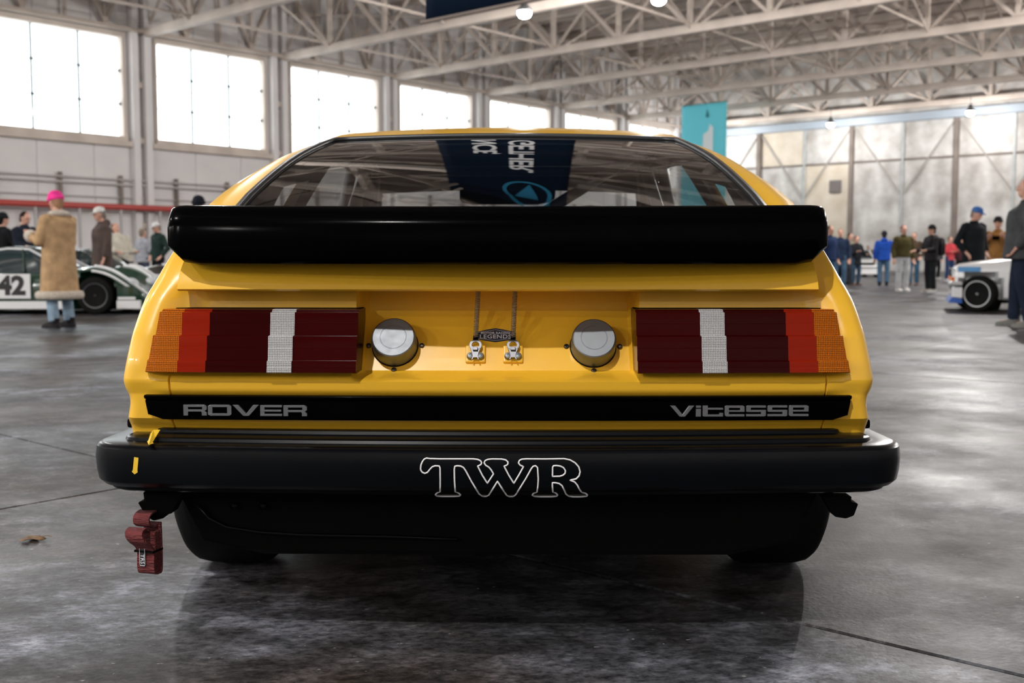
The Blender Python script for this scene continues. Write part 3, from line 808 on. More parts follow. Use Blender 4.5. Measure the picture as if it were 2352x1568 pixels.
for nm, pts in (('letter_outline', TWR), ('letter_counter', TWRI)):
    P = []; dense = []
    for (ax_, ay_), (bx_, by_) in zip(pts, pts[1:] + pts[:1]):
        n_s = max(1, int(math.hypot(bx_ - ax_, by_ - ay_) / 11)); dense += [(lerp(ax_, bx_, q / n_s), lerp(ay_, by_, q / n_s)) for q in range(n_s)]
    for cx, cy in dense:
        q = on_surf(900 + cx / 4.523, 960 + cy / 4.523, bump_y, -.1); P.append((q.x, q.y - 0.0012, q.z))
    MB().tube(P, 0.0017, 6, closed=True).build(nm, M_WST, bump, smooth=True)
# arrow stickers
def sticker(pts, fy, m, name, parent, lift=0.0015, th=0.001):
    mbs = MB(); n = len(pts); A = [on_surf(px, py, fy) for px, py in pts]
    vs = [(p.x, p.y - lift - th, p.z) for p in A] + [(p.x, p.y - lift, p.z) for p in A]
    mbs.add(vs, [tuple(range(n)), tuple(range(2 * n - 1, n - 1, -1))] + [(k, (k + 1) % n, (k + 1) % n + n, k + n) for k in range(n)])
    return mbs.build(name, m, parent)
ar = sticker([(309,1049),(319,1050.5),(316.5,1078),(317,1084),(310,1088.5),(303.5,1082),(306,1079)], bump_y, M_YST, 'arrow_sticker', bump)
top_arrow = [(368,983.5),(352,984),(345,988),(340,995),(337.5,996),(341,1004),(352.5,1000),(350,998.5),(356,992)]
V_ = [ground(px, py, 0.496) for px, py in top_arrow]; n = len(V_)
ta = MB(); ta.add([(p.x, p.y, 0.4925 - 0.013 * smooth((0.03 - p.y) / 0.08)) for p in V_] + [(p.x, p.y, 0.4933 - 0.013 * smooth((0.03 - p.y) / 0.08)) for p in V_],
       [tuple(range(n)), tuple(range(2 * n - 1, n - 1, -1))] + [(k, (k + 1) % n, (k + 1) % n + n, k + n) for k in range(n)])
ta.build('arrow_sticker', M_YST, bump)

# ---- black trim strip with raised chrome letters
ZT1, ZT0 = at(1140, 911, 0.008).z, at(1140, 967.5, 0.008).z
TY = 0.011
def trim_y(x): return TY + 0.020 * (abs(x) / 0.76) ** 2
tr = MB(); rr = []
TP = [(0.024, ZT0), (0.005, ZT0), (0.001, ZT0 + .003), (0.0, ZT0 + .008), (0.0, ZT1 - .012), (0.004, ZT1 - .0105), (0.004, ZT1 - .009), (-0.002, ZT1 - .007), (-0.003, ZT1 - .003), (0.0, ZT1 - .0005), (0.006, ZT1), (0.024, ZT1)]
for i in range(41):
    x = -0.7725 + 1.545 * i / 40
    cut = max(0, abs(x) - 0.735) * 0.33
    rr.append([(x * (1 - 0.0), trim_y(x) + y, max(z, ZT0 + cut * 0.9)) for y, z in TP])
# slanted ends
for k in (0, 40):
    s = -1 if k == 0 else 1
    rr[k] = [(x - s * 0.010 * (ZT1 - z) / (ZT1 - ZT0), y, z) for x, y, z in rr[k]]
tr.loft(rr, caps=True); trim = tr.build('trim_strip', M_BLK, car, smooth=True, angle=40); trim['label'] = 'black tail strip with raised chrome lettering'
def bar(a, b, c, d): return [(a, b), (c, b), (c, d), (a, d)]
GL = {
 'R': [bar(0, 0, .20, 1), bar(.0, .78, .90, 1), bar(.16, .36, .90, .56), [(.80, .50), (.90, .40), (1, .55), (1, .86), (.90, 1), (.80, .92)], [(.78, 0), (1, 0), (1, .26), (.92, .42), (.74, .42), (.78, .26)]],
 'O': [bar(0, .12, .19, .88), bar(.81, .12, 1, .88), [(0, .88), (.1, 1), (.9, 1), (1, .88), (.9, .78), (.1, .78)], [(0, .12), (.1, 0), (.9, 0), (1, .12), (.9, .22), (.1, .22)]],
 'V': [[(0, 1), (.22, 1), (.60, .0), (.40, .0)], [(.78, 1), (1, 1), (.62, .0), (.44, .0)]],
 'E': [bar(0, 0, .20, 1), bar(0, .79, 1, 1), bar(0, .40, .96, .58), bar(0, 0, 1, .21)],
 'i': [bar(0, 0, 1, .72), bar(0, .80, 1, 1)],
 't': [bar(0, .05, .26, 1), bar(0, .62, 1, .80), [(.06, 0), (1, 0), (1, .20), (0, .20), (0, .06)], bar(.82, .1, 1, .34)],
 'e': [bar(0, .1, .22, .92), [(0, .92), (.08, 1), (.92, 1), (1, .92), (1, .78), (0, .78)], bar(.78, .42, 1, .92), bar(.1, .42, 1, .58), [(0, .1), (.08, 0), (1, 0), (1, .22), (0, .22)]],
 's': [[(0, .92), (.08, 1), (1, 1), (1, .79), (0, .79)], bar(0, .42, .24, .92), [(0, .46), (.06, .40), (1, .40), (1, .60), (0, .60)], bar(.76, .08, 1, .58), [(0, 0), (.93, 0), (1, .07), (1, .22), (0, .22)]],
}
def letters(word, px0, px1, widths, gap):
    x0, x1 = at(px0, 940, TY).x, at(px1, 940, TY).x
    tot = sum(widths) + gap * (len(widths) - 1); k = (x1 - x0) / tot; x = x0
    zb, zt = at(1140, 956.5, TY).z, at(1140, 931, TY).z
    for ch, w in zip(word, widths):
        W = w * k; mbl = MB(); yy = trim_y(x + W / 2)
        for n_i, poly in enumerate(GL[ch]):
            mbl.prism([(x + p * W, zb + q * (zt - zb)) for p, q in poly], yy - 0.0062 - 0.00012 * n_i, yy + 0.001)
        mbl.build('letter', M_CHR, trim, bevel=0.0006, segs=1)
        x += W + gap * k
letters('ROVER', 418, 705, [1.05, 1.05, 1.18, .98, 1.05], .06)
letters('Vitesse', 1539, 1860, [1.1, .23, .93, .90, .90, .90, .90], .075)

# ---- tail lamps
def lens_mat(name, col, em, pris=0.0, rough=0.14):
    m = bpy.data.materials.new(name); m.use_nodes = True; nt = m.node_tree; b = nt.nodes['Principled BSDF']
    b.inputs['Base Color'].default_value = (*col, 1); b.inputs['Roughness'].default_value = rough
    b.inputs['Coat Weight'].default_value = 0.0; b.inputs['Specular IOR Level'].default_value = 0.06
    if pris:
        tc = nt.nodes.new('ShaderNodeTexCoord')
        wv = nt.nodes.new('ShaderNodeTexWave'); wv.wave_type = 'BANDS'; wv.bands_direction = 'X'; wv.inputs['Scale'].default_value = pris
        wz = nt.nodes.new('ShaderNodeTexWave'); wz.wave_type = 'BANDS'; wz.bands_direction = 'Z'; wz.inputs['Scale'].default_value = pris
        mul = nt.nodes.new('ShaderNodeMath'); mul.operation = 'MULTIPLY'
        nt.links.new(tc.outputs['Object'], wv.inputs[0]); nt.links.new(tc.outputs['Object'], wz.inputs[0])
        nt.links.new(wv.outputs['Fac'], mul.inputs[0]); nt.links.new(wz.outputs['Fac'], mul.inputs[1])
        bp = nt.nodes.new('ShaderNodeBump'); bp.inputs['Strength'].default_value = 0.9; bp.inputs['Distance'].default_value = 0.003
        nt.links.new(mul.outputs[0], bp.inputs['Height']); nt.links.new(bp.outputs[0], b.inputs['Normal'])
    MATS[name] = m
    return m
L_AMB = lens_mat('amber_lens', (0.42, 0.105, 0.008), 0, 80.0)
L_ORA = lens_mat('orange_red_lens', (0.21, 0.011, 0.003), 0)
L_RED = lens_mat('dark_red_lens', (0.022, 0.0005, 0.0008), 0)
L_RED2 = lens_mat('red_lens', (0.030, 0.0006, 0.0009), 0)
L_CLR = lens_mat('clear_lens', (0.46, 0.46, 0.465), 0, 85.0)
LZ0, LZ1 = 0.6185, 0.7545
def lamp_face(z): return lerp(-0.004, 0.062, (z - LZ0) / (LZ1 - LZ0))
LP = [(0.05, LZ0), (0.012, LZ0), (0.004, LZ0 + .002)]
rid = [LZ0 + 0.004, at(1140, 829, 0.01).z, at(1140, 803, 0.02).z, at(1140, 771, 0.035).z, at(1140, 744, 0.045).z, at(1140, 718, 0.058).z]
def lens_profile():
    """three louvred rows: each stands steep, then a narrow ledge steps back"""
    zs = [LZ0, at(1140, 829, 0.01).z, at(1140, 771, 0.035).z, at(1140, 717, 0.058).z, LZ1]
    pr = [(0.14, LZ0), (lamp_face(LZ0) + 0.012, LZ0), (lamp_face(LZ0) + 0.003, LZ0 + .0015)]
    for za, zb in zip(zs, zs[1:]):
        ya = lamp_face(za); yb = ya + (zb - za) * 0.13; ym = lerp(ya, yb, .5); zm = lerp(za, zb, .52)
        pr += [(ya, za + .003), (ym, zm - .0008), (ym + .0012, zm), (yb, zb - .0022), (yb + .0006, zb - .0008), (yb + .0022, zb - .0001)]
        if zb < LZ1: pr.append((lamp_face(zb) - 0.0006, zb + .0008))
    pr += [(lamp_face(LZ1) + 0.012, LZ1 + .0004), (0.15, LZ1 + .0004)]
    return pr
LPROF = lens_profile()
def lens(lamp, xa, xb, m, name, slant=None, dy=0.0):
    """prism from |x| xa (inner) to xb (outer) on side s"""
    s = lamp['s']; mbx = MB(); rr = []
    xs = [xa, xb] if slant is None else [xa, lerp(xa, xb, 0.7), xb - 0.002, xb]
    for i, x in enumerate(xs):
        rg_ = []
        for y, z in LPROF:
            xx = x; yy = y + dy + 0.020 * (x / 0.76) ** 2
            if slant is not None and i > 0:
                xx = x + slant * (z - LZ0) / (LZ1 - LZ0) * (x - xa) / (xb - xa)
                if i == 3: yy = y + dy + 0.012 + 0.02 * (x / 0.76) ** 2
                elif i == 1: yy = yy + 0.002
                elif i == 2: yy = yy + 0.006
            rg_.append((s * xx, yy, z))
        rr.append(rg_)
    mbx.loft(rr, caps=True); return mbx.build(name, m, lamp, smooth=True, angle=25)
def X(px, y=0.04): return at(px, 785, y).x
for s, sx in ((-1, 'left'), (1, 'right')):
    lp = bpy.data.objects.new('tail_lamp', None); COL.objects.link(lp); lp.parent = car; lp['s'] = s
    bounds = [-X(823), -X(676.5), -X(620.5), -X(479), -X(414), -X(336)]
    hb = MB(); z0, z1 = LZ0 - .002, LZ1 + .002
    hb.prism([(s * (bounds[0] + .003), z0), (s * (bounds[5] + .002), z0), (s * (bounds[5] - 0.022), z1), (s * (bounds[0] + .003), z1)], 0.105, 0.15)
    hb.build('lamp_housing', M_DARK, lp)
    lens(lp, bounds[0], bounds[1], L_RED2, 'inner_lens'); lens(lp, bounds[1], bounds[2], L_CLR, 'reversing_lens', dy=-0.0025)
    lens(lp, bounds[2], bounds[3], L_RED, 'brake_lens'); lens(lp, bounds[3], bounds[4], L_ORA, 'rear_lens', dy=-0.0006)
    lens(lp, bounds[4], bounds[5], L_AMB, 'indicator_lens', slant=-0.021)

# ---- local frames on the tail panel
def frame_at(px, py):
    p = on_surf(px, py, tail_y, 0.06); e = 0.004
    # the slanted bay: take its own slope, away from the edges
    dz = (tail_y(p.x, p.z + e) - tail_y(p.x, p.z - e)) / (2 * e)
    n = Vector((0, -1, dz)).normalized(); x = Vector((1, 0, 0)); y = n.cross(x)
    return Matrix(((x.x, y.x, n.x, p.x), (x.y, y.y, n.y, p.y), (x.z, y.z, n.z, p.z), (0, 0, 0, 1)))
def placed(mb, name, m, M, parent, **k):
    me = mb.mesh(name, **k); me.transform(M); return link(name, me, m, parent)

# ---- fuel filler caps
for cx, cy, bx, by in ((905, 782, 908, 794), (1363, 784, 1362, 796)):
    F = frame_at(bx, by)
    fc = placed(MB().lathe([(.0520, 0.0), (.0510, .002), (.0505, .035), (.0490, .0410), (.0478, .0440), (.0455, .0455), (.0300, .0455), (.0295, .0449), (.0285, .0449), (.0280, .0455), (.0, .0455)], 56),
                'fuel_cap', M_ALU, F, car, smooth=True, angle=25)
    fc['label'] = 'brushed aluminium fuel filler cap'
    placed(MB().lathe([(.0530, 0), (.0530, .0015), (.0505, .0022)], 48), 'cap_gasket', M_DARK, F, fc)
    for dx, dy in ((-.0605, .0), (.0605, .0), (0.0, -.0605)):
        placed(MB().lathe([(.0062, 0), (.0062, .002), (.0052, .0042), (.0030, .0052), (.0028, .0030), (.0, .0030)], 14, c=(dx, dy, 0)), 'screw', M_SCR, F, fc, smooth=True, angle=40)

# ---- sprung tailgate latches
for k, (lx, sxp) in enumerate(((1092.5, 1097), (1178.5, 1183))):
    F = frame_at(lx, 812)
    la = bpy.data.objects.new('tailgate_latch', None); COL.objects.link(la); la.parent = car
    placed(MB().box(-.0225, -.024, -.004, .0225, .019, .007), 'pad', M_YEL, F, la, bevel=.004, segs=3)
    hk = MB(); NN = 28; rr = []
    for i in range(NN):                                         # eye of the hook plate
        a = 2 * math.pi * i / NN
        ro = .0142; ri = .0082
        ox, oy = ro * math.cos(a), .013 + ro * math.sin(a)
        ix, iy = ri * math.cos(a), .013 + ri * math.sin(a)
        iy = max(iy, .0095)
        rr.append([(ox, oy, .016), (ox, oy, .0185), (ix, iy, .0185), (ix, iy, .016)])
    hk.loft(rr, loop=True)
    hk.prism([(-.0128, .0075), (-.0075, -.006), (-.006, -.014), (-.0088, -.023), (-.0062, -.0235), (-.004, -.018), (.004, -.018), (.0062, -.0235), (.0088, -.023), (.006, -.014), (.0075, -.006), (.0128, .0075), (.004, .002), (-.004, .002)], .016, .0185, 'xy')
    hook = placed(hk, 'hook_plate', M_STL, F, la, bevel=.0004, segs=1)
    placed(MB().box(-.0055, -.002, .0185, .0055, .006, .024), 'tongue', M_STL, F, la, bevel=.001)
    for dx in (-.0110, .0110):
        placed(MB().lathe([(.0088, .007), (.0086, .011), (.0066, .0155), (.002, .0165), (.0018, .0150)], 18, c=(dx, -.0105, 0)), 'bolt', M_ALU, F, la, smooth=True, angle=40)
    # spring
    pa = F @ Vector((0, .032, .016)); pb = on_surf(sxp, 668, lambda x, z: 0.095); pb.y = 0.125
    placed(MB().lathe([(.0058, 0.026), (.0058, .036), (.003, .037)], 14, axis='y', c=(0, 0, .0165)), 'spring_cap', M_DARK, F, la, smooth=True, angle=40)
    ax = (pb - pa); Ln = ax.length; ax.normalize(); ux = Vector((1, 0, 0)); uy = ax.cross(ux).normalized()
    turns = 30; P = []
    for i in range(turns * 10 + 1):
        t = i / (turns * 10); a = 2 * math.pi * turns * t
        P.append(pa + ax * (Ln * t) + ux * (.0052 * math.cos(a)) + uy * (.0052 * math.sin(a)))
    MB().tube(P, .00105, 5).build('spring', M_SPR, la, smooth=True)

# ---- sticker between the latches
F = frame_at(1138, 770); kx = 2.42 / FPX
hexa = [(-46, 7), (-46, -9), (-20, -13.5), (0, -17), (20, -13.5), (46, -9), (46, 7), (20, 13.5), (0, 17), (-20, 13.5)]
bad = placed(MB().prism([(a * kx, b * kx * 1.06) for a, b in hexa], .0006, .0014, 'xy'), 'badge_sticker', mat('navy_sticker', (0.012, 0.02, 0.045), 0.35), F, car)
ol = [(a * kx * .94, b * kx * .92, .0016) for a, b in [(-46, 7), (0, 15), (46, 7), (46, -9), (0, -15), (-46, -9)]]
M_SILV = mat('silver_print', (0.55, 0.56, 0.60), 0.4)
placed(MB().tube(ol[0:3], .0004, 4), 'border_line', M_SILV, F, bad); placed(MB().tube(ol[3:6], .0004, 4), 'border_line', M_SILV, F, bad)
for txt, sz, yy, sxx in (('MOTOR RACING', .0072, .0052, 1.15), ('LEGENDS', .0138, -.0042, 1.18)):
    me = text_mesh(txt, sz, 0.0002, 0.0002, sxx, spacing=1.08); me.transform(F @ Matrix.Translation((0, yy, .0017))); link('printed_letters', me, M_SILV, bad)

# ---- wheels
def wheel(x, y, s):
    w = bpy.data.objects.new('wheel', None); COL.objects.link(w); w.parent = car; w.location = (x, y, ZW)
    hw = .118
    MB().lathe([(.20, -hw + .01), (.235, -hw), (.270, -hw - .004), (.292, -hw + .008), (.305, -hw + .024), (.311, -hw + .05), (.312, 0), (.311, hw - .05), (.305, hw - .024), (.292, hw - .008), (.270, hw + .004), (.235, hw), (.20, hw - .01)], 48, axis='x').build('tyre', M_RUB, w, smooth=True, angle=40)
    rim = MB().lathe([(.203, -hw + .012), (.19, -hw + .03), (.18, 0), (.19, hw - .03), (.203, hw - .012), (.185, hw - .014)], 32, axis='x').build('rim', M_ALU, w, smooth=True, angle=40)
    for i in range(5):
        a = 2 * math.pi * i / 5
        MB().beam((s * .06, .03 * math.cos(a), .03 * math.sin(a)), (s * .07, .19 * math.cos(a), .19 * math.sin(a)), .05, .02, up=(1, 0, 0)).build('spoke', M_ALU, rim)
    MB().lathe([(.05, s * .03), (.05, s * .075), (.03, s * .085)], 16, axis='x').build('hub', M_STL, rim)
    return w
for s in (-1, 1):
    wheel(s * .752, YW, s); wheel(s * .752, YFW, s)
    # arch lips hide the raw edge of the wheel openings
    for yc in (YW, YFW):
        P = []
        for i in range(25):
            a = math.pi * (0.0 + 0.80 * i / 24) if yc == YW else math.pi * (-0.05 + 1.1 * i / 24); y_ = yc + .365 * math.cos(a); z_ = ZW + .365 * math.sin(a)
            P.append((s * (tail_w(z_) + side_add(y_, z_) + 0.0), y_, z_))
        MB().tube(P, .016, 8).build('arch_lip', M_YEL, car, smooth=True)

# ---- underside
ub = MB(); ub.box(-.56, .30, .17, .56, 4.2, .40); ub.build('floor_pan', M_DARK, car)
MB().prism([(-.72, .36), (-.66, .235), (-.52, .205), (.52, .205), (.66, .235), (.72, .36), (.72, .46), (-.72, .46)], 0.06, 0.30).build('rear_valance', M_DARK, car, bevel=.01)
MB().box(-.36, .30, .15, .30, .62, .24).build('fuel_cell', M_DARK, car, bevel=.02)
cab = [at(px, py, 0.05) for px, py in ((455, 1160), (480, 1190), (520, 1210), (600, 1222), (700, 1228), (900, 1232), (1050, 1238))]
MB().tube(cab, .004, 6).build('fuel_hose', M_BUMP, car, smooth=True)
for px in (537, 603):
    q = at(px, 1160, 0.052); MB().lathe([(.009, 0), (.009, -.006), (.006, -.009), (.004, -.004)], 14, axis='y', c=(q.x, q.y, q.z)).build('drain_bolt', M_BUMP, car, smooth=True, angle=40)
def bracket(pts, y0, y1, name='jacking_bracket'):
    MB().prism([(at(px, py, y0).x, at(px, py, y0).z) for px, py in pts], y0, y1).build(name, M_DARK, car, bevel=.002, segs=1)
bracket([(328, 1130), (331, 1150), (316, 1154), (335, 1186), (352, 1196), (376, 1190), (379, 1182), (395, 1179), (420, 1130)], 0.02, 0.06)
bracket([(1957, 1140), (1955, 1152), (1972, 1157), (1962, 1184), (1944, 1191), (1918, 1187), (1890, 1140)], 0.03, 0.07)
for s in (-1, 1):
    q = at(287 if s < 0 else 1998, 972, 0.10)
    MB().box(s * .79 if s > 0 else -.838, .10, .485, .838 if s > 0 else -.79, .40, .506).build('side_seal', M_DARK, car, bevel=.006)

# ---- red tow strap
M_STRAP = mat('red_webbing', (0.125, 0.014, 0.016), 0.75, var=0.25, vscale=120, bump=0.6, bscale=260, stretch=(0.2, 1, 1))
M_SLBL = mat('strap_label', (0.012, 0.012, 0.018), 0.6)
sp0 = at(333, 1190, 0.0)
ts = thing('tow_strap', 'folded dark red tow strap hanging under the black bumper corner', 'strap', (sp0.x, 0.012, 0.0), R(-16))
def ribbon(path, w, th, xo=0.0, skew=None):
    """strap: a band of width w along path [(y, z)], thickness th"""
    m_ = MB(); rr = []; n = len(path)
    for i, (y, z) in enumerate(path):
        a = Vector(path[max(i - 1, 0)]); b = Vector(path[min(i + 1, n - 1)]); d = (b - a).normalized(); nn = Vector((-d.y, d.x)) * th / 2
        dx = skew(i / (n - 1)) if skew else 0
        rr.append([(xo - w / 2 + dx, y + nn.x, z + nn.y), (xo + w / 2 + dx, y + nn.x, z + nn.y), (xo + w / 2 + dx, y - nn.x, z - nn.y), (xo - w / 2 + dx, y - nn.x, z - nn.y)])
    m_.loft(rr, caps=True); return m_
def curve(pts, n=5):
    out = []
    for i in range(len(pts) - 1):
        p0, p1, p2, p3 = [Vector(pts[max(0, min(len(pts) - 1, i + q))]) for q in (-1, 0, 1, 2)]
        for k in range(n):
            t = k / n; out.append(tuple(0.5 * ((2 * p1) + (-p0 + p2) * t + (2*p0 - 5*p1 + 4*p2 - p3) * t*t + (-p0 + 3*p1 - 3*p2 + p3) * t**3)))
    out.append(tuple(pts[-1])); return out
zt = lambda py: at(333, py, 0.0).z
ribbon(curve([(.035, zt(1182)), (.012, zt(1178)), (-.006, zt(1182)), (-.014, zt(1190)), (-.012, zt(1203)), (.004, zt(1212)), (.02, zt(1208))]), .040, .004, -.004).build('upper_loop', M_STRAP, ts, smooth=True, angle=50)
ribbon(curve([(.020, zt(1205)), (.021, zt(1250)), (.020, zt(1312)), (.012, zt(1319)), (.0, zt(1318)), (-.006, zt(1311)), (-.007, zt(1290)), (-.006, zt(1270)), (-.014, zt(1254)), (-.030, zt(1240)), (-.036, zt(1227)), (-.030, zt(1217)), (-.016, zt(1214)), (-.004, zt(1219)), (.004, zt(1235))]), .043, .005, 0.0,
       lambda t: -0.012 * smooth((t - .55) / .3)).build('lower_loop', M_STRAP, ts, smooth=True, angle=50)
ribbon([(.008, zt(1222)), (.008, zt(1316))], .041, .022, 0.0).build('inner_folds', M_STRAP, ts, bevel=.003)
MB().box(-.026, -.013, zt(1269.5), .022, .025, zt(1264.5)).build('cable_tie', M_DARK, ts, bevel=.001)
lbl = MB().prism([(-.013, zt(1301)), (.002, zt(1301)), (.002, zt(1252)), (-.013, zt(1252))], -.0125, -.0102).build('label_patch', M_SLBL, ts, bevel=.001)
Pl = [(-.0115, zt(1299)), (.0005, zt(1299)), (.0012, zt(1296)), (.0012, zt(1257)), (.0002, zt(1254)), (-.0112, zt(1254)), (-.012, zt(1257)), (-.012, zt(1296))]
MB().tube([(x, -.0128, z) for x, z in Pl], .0006, 4, closed=True).build('label_border', M_WST, lbl)
me = text_mesh('TRS', .0125, .0002, 0, 1.0, spacing=1.05); me.transform(Matrix.Translation((-.0055, -.0130, zt(1284))) @ Matrix.Rotation(math.pi / 2, 4, 'Y') @ Matrix.Rotation(math.pi / 2, 4, 'X')); link('printed_letters', me, M_WST, lbl)

# ---- cabin seen through the rear window
MB().box(-.70, .25, .42, .70, 2.75, .50).build('cabin_floor', M_INT, car)
MB().prism([(2.45, .60), (2.85, .60), (2.90, .93), (2.60, .98), (2.46, .90)], -.70, .70, 'yz').build('dashboard', M_INT, car, bevel=.02)
def tubep(pts, name='cage_tube', r=.021): MB().tube(pts, r, 10).build(name, M_CAGE, car, smooth=True)
tubep([(-.66, 1.72, .5), (-.64, 1.72, .92), (-.575, 1.72, 1.20), (-.50, 1.72, 1.268), (.50, 1.72, 1.268), (.575, 1.72, 1.20), (.64, 1.72, .92), (.66, 1.72, .5)])
tubep([(-.50, 1.72, 1.25), (-.58, .85, .62)]); tubep([(.50, 1.72, 1.25), (.58, .85, .62)])
tubep([(.48, 1.72, 1.25), (-.60, 1.72, .58)]); tubep([(-.64, 1.72, .88), (.64, 1.72, .88)])
for s in (-1, 1): tubep([(s * .54, 1.72, 1.25), (s * .56, 2.28, 1.235), (s * .66, 2.80, .90), (s * .67, 2.82, .55)])
tubep([(-.55, 2.27, 1.235), (.55, 2.27, 1.235)])
for sx in (-.36, .36):
    st = bpy.data.objects.new('bucket_seat', None); COL.objects.link(st); st.parent = car; st.location = (sx, 1.95, .5)
    MB().loft([[(x * k, y + yo, z) for x, y in ((-.24, .02), (-.26, .14), (-.20, .02), (.20, .02), (.26, .14), (.24, .02), (.22, -.05), (-.22, -.05))] for k, yo, z in ((1, 0, .05), (1.0, -.04, .22), (.98, -.08, .36), (.70, -.11, .42), (.55, -.12, .50), (.50, -.13, .55))], caps=True).build('seat_back', M_INT, st, smooth=True, angle=45)
    MB().box(-.24, 0, .02, .24, .50, .14).build('seat_cushion', M_INT, st, bevel=.03)
mr = [(at(px, py, 2.30).x, at(px, py, 2.30).z) for px, py in ((1056, 436), (1056, 458), (1066, 466), (1085, 469), (1235, 469), (1262, 464), (1274, 456), (1276, 436))]
MB().prism(mr, 2.29, 2.33).build('interior_mirror', M_INT, car, bevel=.004)
sw_ = MB(); c_ = Vector((.36, 2.42, .93))
sw_.tube([c_ + Vector((.17 * math.cos(a), .06 * math.sin(a), .16 * math.sin(a))) for a in [2 * math.pi * i / 28 for i in range(28)]], .014, 8, closed=True)
sw_.build('steering_wheel', M_INT, car, smooth=True)
for s in (-1, 1):
    MB().prism([(2.42, .90), (2.56, .90), (2.54, 1.01), (2.46, 1.02)], s * .84, s * 1.00, 'yz').build('door_mirror', M_BLK, car, bevel=.02)
# ================================================================== OTHER CARS
def strip_loft(sections):
    """loft of open polylines"""
    m = MB(); m.loft(sections, closed_ring=False); return m
def bg_wheel(parent, x, y, r, w, s, m_rim, rim_r=0.66, steer=0.0, spokes=10):
    wh = bpy.data.objects.new('wheel', None); COL.objects.link(wh); wh.parent = parent; wh.location = (x, y, r); wh.rotation_euler = (0, 0, steer)
    h = w / 2
    MB().lathe([(r * rim_r, -h + .01), (r * .8, -h), (r * .94, -h + .012), (r, -h + .04), (r, h - .04), (r * .94, h - .012), (r * .8, h), (r * rim_r, h - .01)], 32, axis='x').build('tyre', M_RUB, wh, smooth=True, angle=40)
    rim = MB().lathe([(r * rim_r, -s * (h - .012)), (r * rim_r, s * (h - .03)), (r * rim_r * 1.02, s * (h - .004)), (r * rim_r * .95, s * (h - .006)), (r * rim_r * .88, s * (h - .07)), (.05, s * (h - .09))], 32, axis='x').build('rim', m_rim, wh, smooth=True, angle=40)
    for i in range(spokes):
        a = 2 * math.pi * i / spokes
        MB().beam((s * (h - .05), .04 * math.cos(a), .04 * math.sin(a)), (s * (h - .035), r * rim_r * .93 * math.cos(a), r * rim_r * .93 * math.sin(a)), .022, .015, up=(1, 0, 0)).build('spoke', m_rim, rim)
    MB().lathe([(.05, s * (h - .07)), (.05, s * (h - .02)), (.02, s * (h - .01))], 12, axis='x').build('hub', m_rim, rim)
    return wh

